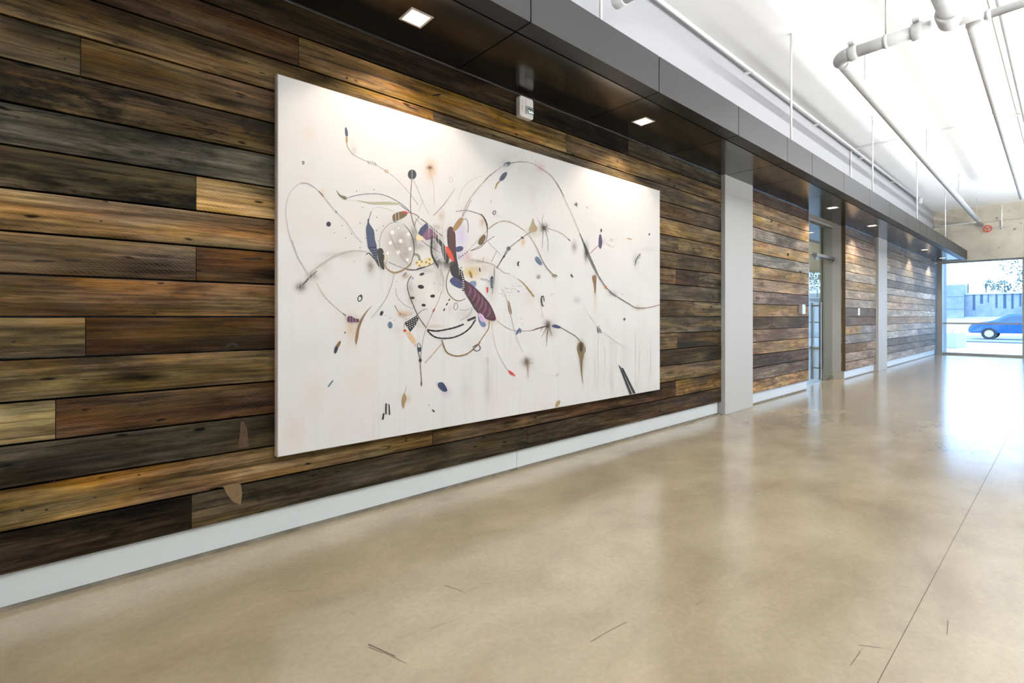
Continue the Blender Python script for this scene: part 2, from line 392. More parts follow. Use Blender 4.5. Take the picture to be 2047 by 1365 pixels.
S2 = [(165, 122, 74, W(.1, 0, .8)), (108, 88, 78), (90, 70, 62), (148, 110, 64), (126, 96, 76), (96, 76, 56, W(.2, 0, .8)), (155, 116, 66), (126, 102, 92),
      (146, 116, 90), (156, 116, 70), (126, 120, 114, W(.8, 0, .4)), (166, 122, 68), (126, 112, 102, W(.8, 0, .7)), (164, 124, 74), (164, 130, 84), (86, 64, 52)]
for r, s in enumerate(S2): run(r, P1[1], DOOR[0], [], [s], gain=.9, figure=.75)
S3 = [[(138, 112, 98)], [(150, 126, 112)], [(120, 92, 62), (148, 124, 112)], [(126, 126, 134, W(.8, 0, .4))], [(150, 116, 72), (130, 130, 138, W(.7, 0, .4))],
      [(106, 86, 72)], [(102, 90, 82, W(.5, 0, .7))], [(150, 138, 130)], [(154, 134, 116)], [(148, 120, 82)], [(158, 148, 138)], [(172, 148, 124)],
      [(162, 130, 96), (150, 126, 106)], [(150, 122, 102)], [(140, 116, 106)], [(112, 102, 100)]]
C3 = {2: [xw(1733)], 4: [xw(1722)], 12: [xw(1721)]}
for r, s in enumerate(S3): run(r, DOOR[1] + .002, P2[0], C3.get(r, []), s, gain=1.0, figure=.6)
C4 = {0: [1792, 1830], 1: [1847], 2: [1815], 3: [1834], 4: [1800], 5: [1838], 6: [1835], 7: [1829], 8: [1783, 1842], 9: [1835], 10: [1828], 11: [1790, 1828],
      12: [1780, 1826], 13: [1827], 14: [1820], 15: [1812]}
T4 = [(150, 136, 128), (110, 100, 92), (104, 100, 98), (150, 146, 144), (148, 142, 138), (138, 112, 88), (150, 140, 130), (150, 128, 114), (150, 128, 104),
      (150, 144, 140), (104, 96, 86), (146, 140, 136), (140, 130, 120), (130, 120, 112), (124, 114, 108), (110, 102, 100)]
for r in range(16):
    cuts = [xw(p) for p in C4[r]]
    specs = []
    for i in range(len(cuts) + 1):
        k = 1 if i == 0 else random.uniform(.82, 1.14); w = random.uniform(-6, 6)
        specs.append((T4[r][0] * k + w, T4[r][1] * k, T4[r][2] * k - w, W(random.uniform(.3, .8), 0, random.uniform(.3, .8))))
    run(r, P2[1], XE - .24, cuts, specs, gain=1.25, figure=.5)  # tint raised in place of stronger window light
# knots, checks and marks that can be picked out in the boards
KNOT = plain('knot_wood', (.008, .005, .003), .8); BARE = plain('bare_wood_patch', lin((104, 84, 58)), .6, noise=.15, nscale=60); RUST = plain('hinge_mark', lin((66, 46, 28)), .7, noise=.25, nscale=60)
def board_mark(name, mat, pts, lab=None):
    q = [on_d(x, y, 2.738) for x, y in pts]; n = len(q)
    bm = bmesh.new(); a = [bm.verts.new((x, -PF - .0021, z)) for x, z in q]; b = [bm.verts.new((x, -PF + .004, z)) for x, z in q]
    bm.faces.new(a)
    for k in range(n): bm.faces.new((a[k], a[(k + 1) % n], b[(k + 1) % n], b[k]))
    bmesh.ops.recalc_face_normals(bm, faces=bm.faces)
    o = link(name, mesh_of(bm, name), mat, wall)
    if lab: o['label'] = lab
rk = random.Random(5)
for x, y, rx, ry, an in ((167, 35, 9, 2.5, 18), (337, 25, 5, 2.5, 15), (119, 97, 3, 2, 10), (130, 117, 3, 1.5, 10), (35, 234, 6, 2, 12), (481, 193, 8, 2, 14), (492, 125, 3, 1.5, 0), (523, 146, 7, 1.2, 14), (210, 403, 6, 1.6, 6), (202, 442, 3, 1.5, 0),
                         (401, 512, 8, 2, 2), (504, 517, 26, 1.8, -3), (460, 536, 4, 3, 60), (447, 527, 3, 1.4, 0), (88, 521, 24, 1.5, 2), (142, 520, 18, 1.7, 3), (322, 566, 8, 1.4, 2), (318, 610, 4, 1.5, 0), (28, 683, 4, 2, -15), (296, 693.5, 9, 1.8, 0), (26, 659, 3, 1.2, 0),
                         (60, 728, 2.5, 1.2, 0), (170, 759, 8, 1.2, -3), (45, 1020, 5, 2.4, -15), (93, 1019, 4, 2, -10), (45, 934, 4, 1.6, -5), (192, 926, 4, 2, -20), (190, 994, 3, 1.5, -15), (281, 977, 3, 1.5, -15), (109, 962, 3, 1.6, -15), (278, 949, 3.5, 1.4, -15),
                         (872, 190, 9, 2.2, -8), (693, 156, 3, 2, 20), (824, 216, 14, 1.6, 20), (1218, 331, 6, 1.8, 12), (1348, 372, 2, 3.5, -20), (1369, 429, 4, 1.5, 15), (1420, 500, 3, 1.6, 10), (1427, 593, 1.6, 4, -15), (1404, 655, 2.2, 1.6, 20), (1421, 614, 2, 3, 10), (1352, 800, 2, 2.4, 0), (1409, 795, 2, 3, -20),
                         (1542, 442, 1.5, 2.4, 0), (1575, 509, 2.5, 3.4, 0), (1600, 543, 1.6, 3, -30), (1567, 554, 1.4, 1.4, 0)):
    a = math.radians(an); pts = []
    for k in range(9):
        t = 2 * math.pi * k / 9; w = rk.uniform(.75, 1.2); c_, s_ = rx * w * math.cos(t), ry * w * math.sin(t)
        pts.append((x + c_ * math.cos(a) - s_ * math.sin(a), y + c_ * math.sin(a) + s_ * math.cos(a)))
    board_mark('knot_hole', KNOT, pts)
def check(pts, w):
    board_mark('drying_crack', KNOT, [(x, y - w / 2 * (1 if 0 < i < len(pts) - 1 else .2)) for i, (x, y) in enumerate(pts)] + [(x, y + w / 2 * (1 if 0 < i < len(pts) - 1 else .2)) for i, (x, y) in reversed(list(enumerate(pts)))])
check([(600, 105), (640, 117), (690, 134), (713, 140), (770, 158), (836, 182), (863, 190)], 1.6); check([(440, 450), (462, 456), (500, 462), (548, 472)], 1.2); check([(172, 655), (210, 651), (250, 643), (275, 641)], 1.4); check([(450, 652), (485, 656), (512, 662), (551, 659)], 1.3); check([(0, 6), (60, 24), (130, 45), (230, 72), (300, 92)], 1.1)
board_mark('bare_patch', BARE, [(446, 972), (462, 968), (481, 968), (484, 985), (481, 1009), (466, 1003), (455, 990)], 'pale bare patch on the lowest board')
board_mark('hinge_mark', RUST, [(481, 843), (487, 842), (494, 858), (497, 893), (475, 896), (479, 870)], 'dark triangular hinge mark')
board_mark('horseshoe_knot', KNOT, [(447, 696), (455, 687), (464, 683), (474, 686), (478, 694), (472, 694), (466, 690), (459, 692), (453, 697)])
# aluminium reveal strip closing the slot between boards and soffit
for i, (a, b) in enumerate(((XB + .02, P1[0] - .01), (P1[1] + .01, DOOR[0] - .01), (DOOR[1] + .01, P2[0] - .01), (P2[1] + .01, XE - .25))):
    o = struct(box('trim_%d' % (i + 1), ALUM, a, b, -.006, .049, SOF_Z - .0085, SOF_Z - .001)); o['label'] = ['slim metal reveal above the boards around the painting', 'slim metal reveal above the boards left of the glass door', 'slim metal reveal above the boards right of the glass door', 'slim metal reveal above the boards nearest the end window'][i]; o['category'] = 'trim'
# dark edge trims where the cladding stops at the door opening
struct(box('trim_5', ALUM, DOOR[0] + .001, DOOR[0] + .012, -PF, .05, ROW0, SOF_Z - .001), 'thin bright metal edge of the cladding left of the glass door', 'trim')
struct(box('trim_6', BROWN, DOOR[1] - .004, DOOR[1] + .001, -PF - .001, .036, ROW0 + .005, SOF_Z - .001), 'dark brown cladding edge right of the glass door', 'trim')

# ------------------------------------------------------------------ baseboards with a grey joint at the floor
segs = [(XB + .01, 2.488), (2.491, P1[0] - .06), (P1[1] + .01, DOOR[0] - .04), (DOOR[1] + .0, P2[0] - .06), (P2[1] + .01, XE - .24)]
blab = ['white baseboard under the left end of the painting', 'white baseboard under the right end of the painting', 'white baseboard left of the glass door',
        'white baseboard right of the glass door', 'white baseboard nearest the end window']
for (a, b), lb in zip(segs, blab):
    o = struct(box('baseboard_left', BASEM, a, b, .0, .05, .021, ROW0 - .001, bev=.001), lb, 'baseboard')
    box('floor_joint', GREYGAP, a + .002, b - .002, .004, .05, 0, .0205, o)
o = struct(box('baseboard_left', VESTW, DOOR[1] - .016, DOOR[1] - .001, .0, .19, 0, ROW0 - .001), 'baseboard return in the door opening', 'baseboard')

# ------------------------------------------------------------------ pilasters
for (a, b), lb in ((P1, 'pale grey painted pilaster between the painting and the glass door'), (P2, 'pale grey painted pilaster between the glass door and the end window')):
    tag(box('pilaster', PILASTER, a, b, -.066, .0495, .001, SOF_Z - .001, bev=.003), lb, 'pilaster')

# ------------------------------------------------------------------ canopy: bronze panels on hanger rods
can = tag(empty('canopy', (7, CAN_Y / 2, SOF_Z)), 'long dark bronze metal canopy hung along the panelled wall', 'canopy')
M0 = can.matrix_world.copy()
def under(parent, o):
    """keep world place when parenting to an empty that sits away from the origin"""
    o.parent = parent; o.matrix_parent_inverse = Matrix.Translation(parent.location).inverted(); return o
joints = [-5.9, -4.55, -3.2, -1.95, -.65, .64] + [xw(p, 2.034) for p in (1061, 1317.5, 1476.5, 1574, 1623.7, 1687, 1739, 1779, 1813.4, 1838.7, 1853, 1873.5, 1892, 1919.7)] + [XE - .125]
G = .0055; GJ = .010
def fascia_panel(x0, x1):
    # one folded tray: upright face plus the narrow return under it
    bm = bmesh.new(); t = .004
    prof = [(CAN_Y, FAS_Z), (CAN_Y, SOF_Z), (SEAM_Y - G, SOF_Z), (SEAM_Y - G, SOF_Z + .02), (SEAM_Y - G - t, SOF_Z + .02), (SEAM_Y - G - t, SOF_Z + t), (CAN_Y + t, SOF_Z + t), (CAN_Y + t, FAS_Z)]
    a = [bm.verts.new((x0, y, z)) for y, z in prof]; b = [bm.verts.new((x1, y, z)) for y, z in prof]
    for i in range(8):
        bm.faces.new((a[i], a[(i + 1) % 8], b[(i + 1) % 8], b[i]))
    bm.faces.new(a[::-1]); bm.faces.new(b); bmesh.ops.recalc_face_normals(bm, faces=bm.faces)
    under(can, link('fascia_panel', mesh_of(bm, 'fascia_panel'), FASCIA))
LX = [-.79, 1.437, 3.653, 8.72, 10.99, 15.92, 18.5]; LY = 2.43 - D0; LH = .071
for a, b in zip(joints, joints[1:]):
    fascia_panel(a + GJ / 2, b - GJ / 2)
    ls = [x for x in LX if a < x < b]
    y0, y1 = SEAM_Y + G, .048
    if not ls:
        under(can, box('soffit_panel', BRONZE, a + GJ / 2, b - GJ / 2, y0, y1, SOF_Z, SOF_Z + .02))
    else:
        xl = ls[0]; q = LH
        under(can, boxes('soffit_panel', BRONZE, [(a + GJ / 2, xl - q, y0, y1, SOF_Z, SOF_Z + .02), (xl + q, b - GJ / 2, y0, y1, SOF_Z, SOF_Z + .02),
              (xl - q, xl + q, y0, LY - q, SOF_Z, SOF_Z + .02), (xl - q, xl + q, LY + q, y1, SOF_Z, SOF_Z + .02)]))
under(can, box('backing_tray', DARKGAP, joints[0] + .01, joints[-1] - .01, CAN_Y + .006, .048, SOF_Z + .024, FAS_Z - .004))
for x in (-.8, 2.67, 6.1, 9.57, 13.0, 16.45):
    under(can, tube('hanger_rod', WPIPE, [(x, CAN_Y + .075, FAS_Z - .004), (x, CAN_Y + .075, CEIL_Z - .001)], .011))

# ------------------------------------------------------------------ downlights
DLAB = {-.79: 'square recessed downlight left of the painting, over the dark boards', 1.437: 'square recessed downlight nearest the viewer, above the painting',
        3.653: 'square recessed downlight above the right half of the painting', 8.72: 'square recessed downlight left above the glass door',
        10.99: 'square recessed downlight just right of the glass door', 15.92: 'recessed downlight between the far pilaster and the last one', 18.5: 'recessed downlight closest to the end window'}
def downlight(x, y, z, lab):
    t = tag(empty('downlight', (x, y, z)), lab, 'downlight', 'square downlights in the canopy')
    q = LH - .0005; w = .013
    bm = bmesh.new()
    for b in ((-q, q, -q, -q + w), (-q, q, q - w, q), (-q, -q + w, -q + w, q - w), (q - w, q, -q + w, q - w)):
        box_bm(bm, b[0], b[1], b[2], b[3], -.003, .018)
    link('bezel', mesh_of(bm, 'bezel'), LAMPFR, t)
    bm = bmesh.new(); box_bm(bm, -q + w, q - w, -q + w, q - w, .004, .012); link('diffuser', mesh_of(bm, 'diffuser'), LAMP, t)
    l = bpy.data.lights.new('downlight_beam', 'SPOT'); l.energy = DOWNLIGHT_W; l.color = (1, .83, .62); l.spot_size = math.radians(116); l.spot_blend = .35; l.shadow_soft_size = .035
    lo = bpy.data.objects.new('downlight_beam', l); COL.objects.link(lo); lo.location = (0, 0, -.012); lo.parent = t
for x in LX: downlight(x, LY, SOF_Z, DLAB[x])

# ------------------------------------------------------------------ added uplights (out of frame to the right), standing in for unknown room lighting
ADDED_ROWS = [(x, y) for y in (-3.7, -6.2) for x in (.2, 4.0, 7.8, 11.6, 15.4)]
ORD = ['first', 'second', 'third', 'fourth', 'fifth']
for i, (x, y) in enumerate(ADDED_ROWS):
    t = tag(empty('added_uplight', (x, y, 2.6)), '%s added linear uplight of the %s row, counted towards the end window' % (ORD[i % 5], 'near' if i < 5 else 'far'), 'added light', 'added unseen uplights on the right side')
    bm = bmesh.new(); box_bm(bm, -1.75, 1.75, -.12, .12, -.06, -.03); box_bm(bm, -1.75, 1.75, .1, .12, -.03, .025); box_bm(bm, -1.75, 1.75, -.12, -.1, -.03, .02)  # front lip shaped to keep the added light off the lower wall
    link('trough', mesh_of(bm, 'trough'), PIPE, t)
    for sx in (-1.5, 1.5): tube('cable', PIPE, [(sx, 0, -.03), (sx, 0, CEIL_Z - 2.6)], .004, t, 8)
    l = bpy.data.lights.new('uplight', 'AREA'); l.shape = 'RECTANGLE'; l.size = 3.3; l.size_y = .14; l.energy = UPLIGHT_W * (.52 if i < 5 else 1.85); l.color = (.965, .982, 1.0)
    lo = bpy.data.objects.new('uplight', l); COL.objects.link(lo); lo.location = (0, -.02, .0); lo.rotation_euler = (math.pi - math.radians(32), 0, 0); lo.parent = t

# ------------------------------------------------------------------ glass door with sidelight
door = struct(box('door_1', STEEL, DOOR[0] + .015, DOOR[1] - .02, GLY - .02, GLY + .02, 0, .004), 'frameless glass door and sidelight with long steel pull handles', 'door')
XS = 9.575; RZ0, RZ1 = 2.195, 2.245
for a, b, z0, z1 in ((DOOR[0] + .014, XS - .004, .006, RZ0 + .02), (XS + .002, DOOR[1] - .024, .006, RZ0 - .004), (DOOR[0] + .014, DOOR[1] - .024, RZ1 + .004, SOF_Z - .03)):
    box('glass_pane', GLASS, a, b, GLY - .006, GLY + .006, z0, z1, door)
box('header_rail', STEEL, XS - .02, DOOR[1] - .02, GLY - .05, GLY + .03, RZ0, RZ1, door, bev=.003)
box('header_channel', STEEL, DOOR[0] + .014, XS - .02, GLY - .012, GLY + .012, RZ0 + .02, RZ1, door)
box('top_channel', FRAME, DOOR[0] + .014, DOOR[1] - .02, GLY - .02, GLY + .02, SOF_Z - .03, SOF_Z - .001, door)
for a, b in ((XS + .03, XS + .2), (DOOR[1] - .2, DOOR[1] - .03)):
    box('patch_fitting', STEEL, a, b, GLY - .016, GLY + .016, RZ0 - .06, RZ0 - .002, door, bev=.002)
box('floor_pivot', STEEL, DOOR[1] - .2, DOOR[1] - .025, GLY - .018, GLY + .018, .005, .06, door, bev=.002)
HX = XS + .1
for s in (-1, 1):
    h = box('pull_handle', STEEL, HX - .016, HX + .016, GLY + s * .062 - .016, GLY + s * .062 + .016, .06, 1.40, door, bev=.004)
for z in (.26, 1.34):
    box('handle_standoff', STEEL, HX - .011, HX + .011, GLY - .085, GLY + .085, z - .012, z + .012, door, bev=.002)
# wall-mounted picture frame inside the vestibule (dark shape behind the glass)
fr = tag(empty('wall_panel', (DOOR[1] - .021, 1.0, 1.45)), 'small dark framed panel on the vestibule wall behind the glass door', 'wall panel')
box('frame', BROWN, -.02, 0, -.2, .2, -.27, .27, fr, bev=.004); box('panel', DARKGAP, -.022, -.0195, -.16, .16, -.23, .23, fr)
# lamp added to brighten the vestibule walls
t = tag(empty('added_vestibule_lamp', (9.6, 1.5, SOF_Z - .001)), 'square lamp added to light the vestibule behind the glass door', 'added lamp')
box('bezel', LAMPFR, -.12, .12, -.12, .12, -.02, 0, t); box('diffuser', LAMP, -.1, .1, -.1, .1, -.024, -.0195, t)
l = bpy.data.lights.new('added_vestibule_light', 'AREA'); l.size = .2; l.energy = 32; l.color = (1, .88, .68)
lo = bpy.data.objects.new('added_vestibule_light', l); COL.objects.link(lo); lo.location = (0, 0, -.03); lo.parent = t

# ------------------------------------------------------------------ fire strobe, card reader, switch
sx0, _ = on_d(1039, 194, 2.70); sx1, sz1 = on_d(1063, 197, 2.70); _, sz0 = on_d(1063, 239, 2.70)
sx0 -= .005
sx1 += .012
sw, sh = sx1 - sx0, .155; SZ = 2.708
st = tag(empty('fire_strobe', ((sx0 + sx1) / 2, -PF - .004, SZ)), 'white fire alarm strobe with red lettering on the top board above the painting', 'fire alarm')
def rounded_plate(name, mat, w, h, y0, y1, rad, parent, bev=.004, off=(0, 0)):
    bm = bmesh.new(); vs_ = []
    for cx_, cz_, a0 in ((w / 2 - rad, h / 2 - rad, 0), (-w / 2 + rad, h / 2 - rad, 90), (-w / 2 + rad, -h / 2 + rad, 180), (w / 2 - rad, -h / 2 + rad, 270)):
        for k in range(6):
            a = math.radians(a0 + k * 18); vs_.append(bm.verts.new((off[0] + cx_ + rad * math.cos(a), y1, off[1] + cz_ + rad * math.sin(a))))
    f = bm.faces.new(vs_); r = bmesh.ops.extrude_face_region(bm, geom=[f])
    for v in [g for g in r['geom'] if isinstance(g, bmesh.types.BMVert)]: v.co.y = y0
    bmesh.ops.recalc_face_normals(bm, faces=bm.faces)
    fe = [e for e in bm.edges if all(abs(v.co.y - y0) < 1e-6 for v in e.verts)]
    if bev: bmesh.ops.bevel(bm, geom=fe, offset=bev, segments=3, affect='EDGES', profile=.5)
    return link(name, mesh_of(bm, name), mat, parent)
rounded_plate('back_box', PLASTIC, sw, sh, -.042, 0, .02, st, .008)
rounded_plate('speaker_pad', PLASTIC, sw * .52, sh * .36, -.047, -.04, .01, st, .003, (sw * .16, sh * .24))
rounded_plate('strobe_bezel', LENS, sw * .56, sh * .40, -.05, -.04, .012, st, .003, (sw * .16, -sh * .13))
rounded_plate('strobe_lens', GLASS, sw * .46, sh * .30, -.066, -.0495, .01, st, .006, (sw * .16, -sh * .13))
rounded_plate('flash_tube', ALUM, sw * .36, sh * .1, -.058, -.0496, .006, st, .002, (sw * .16, -sh * .1))
for i, ch in enumerate('FIRE'):
    cu = bpy.data.curves.new('letter', 'FONT'); cu.body = ch; cu.size = .022; cu.align_x = 'CENTER'; cu.extrude = .0003
    tmp = bpy.data.objects.new('letter_curve', cu); COL.objects.link(tmp)
    dg = bpy.context.evaluated_depsgraph_get(); me = bpy.data.meshes.new_from_object(tmp.evaluated_get(dg))
    bpy.data.objects.remove(tmp)
    o = link('letter', me, None, st, (-sw * .34, -.0425, sh * .2 - i * .0205)); o.rotation_euler = (math.pi / 2, 0, 0)
    me.materials.clear(); me.materials.append(REDM); o['label'] = 'red letter %s' % ch

rx0 = xw(1597, 2.73); rx1 = xw(1611, 2.70)
cr = tag(empty('card_reader', ((rx0 + rx1) / 2 - .02, -PF - .003, 1.262)), 'brushed steel access card reader on the boards left of the glass door', 'card reader')
box('housing', LENS, -.085, .045, -.055, 0, -.07, .07, cr, bev=.004); box('reader_face', PLASTIC, .05, .085, -.03, 0, -.065, .075, cr, bev=.006)
box('slot', DARKGAP, .058, .077, -.0315, -.029, -.04, .05, cr)
sx = xw(1716)
sw_ = tag(empty('light_switch', (sx, -PF - .003, 1.245)), 'white light switch on the boards right of the glass door', 'light switch')
box('plate', PLASTIC, -.06, .06, -.008, 0, -.068, .068, sw_, bev=.003); box('rocker', PLASTIC, -.02, .02, -.013, -.0075, -.035, .035, sw_, bev=.002)

# ------------------------------------------------------------------ end window bays
FY = [-.035, -1.88, -3.7, -5.5, -7.3, YR]
WH = 2.76
wl = ['end window beside the panelled wall with the street outside', 'second end window right of the corner bay', 'third end window right of the corner bay', 'fourth end window right of the corner bay', 'narrow last end window by the opposite wall']
for i in range(5):
    y1, y0 = FY[i], FY[i + 1]
    w = struct(empty('window_%d' % (i + 1), (XE, (y0 + y1) / 2, 0)), wl[i], 'window')
    m = (y1 - y0) / 2; a = .05
    xa, xb = .04, .16
    jl = .12 if i == 0 else .035
    box('window_frame', FRAME, xa - (.12 if i == 0 else 0), xb, m - jl, m, 0, WH + .04, w); box('window_frame', FRAME, xa, xb, -m, -m + .035, 0, WH + .04, w)
    box('window_frame', FRAME, xa, xb, -m + .035, m - jl, 0, .07, w); box('window_frame', FRAME, xa, xb, -m + .035, m - jl, WH, WH + .04, w)
    box('transom', FRAME, xa, xb, -m + .035, m - jl, .925, .975, w)
    box('glass_pane', GLASS, .09, .1, -m + .035, m - jl, .07, .925, w); box('glass_pane', GLASS, .09, .1, -m + .035, m - jl, .975, WH, w)

# ------------------------------------------------------------------ sprinkler pipes
PZ = 3.83; PY = 1.61 - D0; PX = 5.93
def ring(name, x, y, z, axis, r, w, parent, mat=PIPE):
    d = Vector(axis).normalized() * w / 2; p = Vector((x, y, z))
    return tube(name, mat, [p - d * 1.0, p - d * .8, p + d * .8, p + d], [r * .9, r, r, r * .9], parent, 18)
pr = tag(tube('sprinkler_branch_pipe', PIPE, [(PX + .19, PY + .0, PZ), (12, PY + .06, PZ - .01), (XE - .17, PY + .11, PZ - .03)], .052), 'long white sprinkler pipe running under the slab to the end wall', 'pipe')
for x in (7.0, 10.95, 14.9, 18.4):
    y = PY + .008 * (x - PX)
    ring('pipe_coupling', x + .25, y, PZ - .002 * (x - 6), (1, 0, 0), .055, .06, pr)
    ring('hanger_loop', x, y, PZ - .002 * (x - 6), (1, 0, 0), .052, .02, pr)
    tube('hanger_rod', PIPE, [(x, y, PZ + .04), (x, y, CEIL_Z - .001)], .006, pr, 8)
YM = .74 - D0
mp_ = tag(tube('sprinkler_cross_main', PIPE, [(PX, PY - .06, PZ), (PX, YM + .12, PZ)], .057, seg=20), 'thick white sprinkler pipe crossing the ceiling between two couplings', 'pipe')
def elbow(name, c, a0, a1, R, r, parent, flip=1):
    pts = [(c[0] + R * math.cos(t), c[1] + R * math.sin(t), c[2]) for t in [a0 + (a1 - a0) * k / 8 for k in range(9)]]
    return tube(name, PIPE, pts, r, parent, 18)
elbow('elbow', (PX + .12, PY - .12, PZ), math.pi / 2, math.pi, .12, .066, mp_)
ring('coupling', PX, PY - .14, PZ, (0, 1, 0), .078, .075, mp_)
ring('coupling', PX, YM + .22, PZ, (0, 1, 0), .08, .085, mp_)
box('coupling_bolt', PIPE, PX - .1, PX + .1, PY - .165, PY - .115, PZ + .055, PZ + .08, mp_, bev=.006)
box('coupling_bolt', PIPE, PX - .1, PX + .1, YM + .195, YM + .245, PZ + .058, PZ + .085, mp_, bev=.006)
hy = 1.2 - D0
ring('hanger_loop', PX, hy, PZ, (0, 1, 0), .066, .03, mp_); tube('hanger_rod', PIPE, [(PX, hy, PZ + .06), (PX, hy, CEIL_Z - .001)], .008, mp_, 8)
tm = tag(tube('sprinkler_main_riser_tee', PIPE, [(PX - 2.2, YM - .03, PZ + .02), (PX - .1, YM - .03, PZ + .02)], .085, seg=20), 'large white sprinkler main meeting the cross pipe at the top edge', 'pipe')
ring('tee_body', PX - .06, YM - .02, PZ + .01, (1, .0, 0), .1, .22, tm); ring('tee_branch', PX, YM - .14, PZ, (0, 1, 0), .075, .18, tm)
# the thinner run on the right
RY = .605 - D0; RX = 6.06
rp = tag(tube('sprinkler_right_pipe', PIPE, [(RX + .09, RY, PZ - .01), (9.3, RY + .045, PZ - .01), (15.9, RY + .13, PZ - .02)], .042), 'white sprinkler pipe running along the ceiling at the right edge', 'pipe')
elbow('elbow', (RX + .09, RY - .09, PZ - .01), math.pi / 2, math.pi, .09, .045, rp)
tube('branch', PIPE, [(RX, RY - .09, PZ - .01), (RX, RY - 2.2, PZ - .01)], .036, rp)
ring('coupling', RX, RY - .12, PZ - .01, (0, 1, 0), .046, .03, rp); ring('coupling', 9.0, RY + .04, PZ - .01, (1, 0, 0), .046, .08, rp)
tag(tube('ceiling_conduit', PIPE, [(5.2, .47 - D0, CEIL_Z - .07), (18.5, .5 - D0, CEIL_Z - .07)], .03), 'white conduit fixed to the slab beside the right sprinkler pipe', 'conduit')
# capped stub at the top of the picture, pointing at the wall
ss = tag(tube('sprinkler_stub', WPIPE, [(3.42, -2.0, 3.80), (3.42, -.3, 3.80)], .058, seg=20), 'short capped white pipe above the canopy at the top edge', 'pipe')
ring('cap', 3.42, -.255, 3.80, (0, 1, 0), .064, .1, ss, WPIPE)
# slim conduit along the top of the wall
wc = tag(tube('wall_conduit', WPIPE, [(XB + .1, -.03, CEIL_Z - .055), (17.0, -.03, CEIL_Z - .055)], .021), 'long white conduit along the top of the plaster wall', 'conduit')
for x in (3.9, 6.5, 9.1, 11.7, 14.3): box('clip', WPIPE, x - .015, x + .015, -.055, .049, CEIL_Z - .085, CEIL_Z - .06, wc)
tube('sensor_head', WPIPE, [(17.05, -.05, CEIL_Z - .02), (17.05, -.05, CEIL_Z - .18)], [.07, .05], wc)
xd = tag(tube('cross_conduit', WPIPE, [(11.1, .035, 3.25), (11.1, .035, CEIL_Z - .06), (11.1, -.02, CEIL_Z - .022), (11.15, -1.4, CEIL_Z - .015), (11.2, -3.2, CEIL_Z - .015)], .013), 'thin white conduit bending from the wall across the slab', 'conduit')
# end of the branch: pipe along the lintel, small drop and the red valve wheel
tag(tube('lintel_pipe', WPIPE, [(XE - .06, .02, 3.895), (XE - .06, PY + .14, 3.895)], .034), 'white pipe lying along the top of the concrete lintel', 'pipe')
vw = tag(empty('valve_wheel', (XE - .27, PY - .02, 3.66)), 'small red valve wheel hanging below the far end of the sprinkler pipe', 'valve')
bm = bmesh.new(); tube_bm(bm, [(0, .085 * math.cos(k * math.pi / 12), .085 * math.sin(k * math.pi / 12)) for k in range(25)], .014, 8, False); link('rim', mesh_of(bm, 'rim'), REDM, vw)
for k in range(3): tube('spoke', REDM, [(0, 0, 0), (0, .085 * math.cos(k * 2.094 + .5), .085 * math.sin(k * 2.094 + .5))], .009, vw, 8)
tube('stem', PIPE, [(0, 0, 0), (.1, -.02, .02), (.1, -.42, .02)], .012, vw, 8)
tag(tube('drop_pipe', WPIPE, [(XE - .15, PY - .3, CEIL_Z - .06), (XE - .15, PY - .3, 3.63)], .018), 'thin white vertical pipe dropping in front of the concrete lintel', 'pipe')

# ------------------------------------------------------------------ outside the end window
PAVE = plain('pale_paving', (.38, .37, .36), .8, noise=.06, nscale=2)
ROAD = plain('asphalt', (.2, .21, .22), .8, noise=.08, nscale=3)
KERB = plain('kerb_shade_and_stain', (.035, .06, .1), .7)
RAILM = plain('dark_rail', (.03, .03, .03), .5)
EXTW = plain('white_render', (.12, .13, .14), .7)
STAIN = concrete_material('stained_concrete', (.12, .15, .2), (.26, .26, .26), False, .9)
CARB = plain('blue_car_paint', (.005, .07, .32), .2, coat=.6)
TYRE = plain('tyre', (.02, .02, .02), .7)
CARG = plain('car_glass', (.03, .06, .1), .05)
LEAF = plain('leaf', (.018, .042, .03), .5, noise=.5, nscale=3)
BARK = plain('bark', (.12, .1, .08), .8)
struct(box('ground_pavement', PAVE, XE + .12, 30.9, -40, 14, -.3, -.02), 'pale paving outside the end window', 'pavement')
struct(box('ground_street', ROAD, 31.2, 45, -60, 40, -.3, -.1), 'grey street outside the end window', 'street')
tag(box('kerb', KERB, 30.9, 31.2, -60, 2.0, -.25, .02), 'kerb between the pavement and the street, coloured dark as its shadow line', 'kerb')  # dark blue colour paints in the kerb's shadow
bm = bmesh.new()   # ramp road climbing to the right behind the street
v = [bm.verts.new(p) for p in ((45, 40, -.1), (45, -60, -.1), (53, -60, 5.0), (53, -8, 3.2), (53, 4, 1.35), (53, 40, 1.2))]
bm.faces.new(v); bmesh.ops.recalc_face_normals(bm, faces=bm.faces); r = bmesh.ops.extrude_face_region(bm, geom=list(bm.faces))
for g in r['geom']:
    if isinstance(g, bmesh.types.BMVert): g.co.z -= 1.5
bmesh.ops.recalc_face_normals(bm, faces=bm.faces)
struct(link('ground_ramp', mesh_of(bm, 'ground_ramp'), PAVE), 'pale ramp road climbing behind the street', 'road')
pl = tag(box('planter_wall', PAVE, 24.4, 27.0, .06, .75, -.02, .54, bev=.02), 'low white planter wall on the pavement outside the window', 'planter')
tube('hose_tap', FRAME, [(24.6, .2, .53), (24.6, .2, .66), (24.6, .3, .66)], .012, pl, 8)
tag(box('exterior_pier', EXTW, XE + .36, 21.6, -.02, .6, -.02, 4.0), 'pale blue-white outside pier at the left of the end window', 'pier')
rw = tag(box('retaining_wall', STAIN, 52.0, 52.6, -34, 2.75, -.2, 2.85), 'long streaked concrete retaining wall across the street', 'retaining wall')
box('coping', PAVE, 51.9, 52.7, -34, 2.75, 2.85, 2.97, rw)
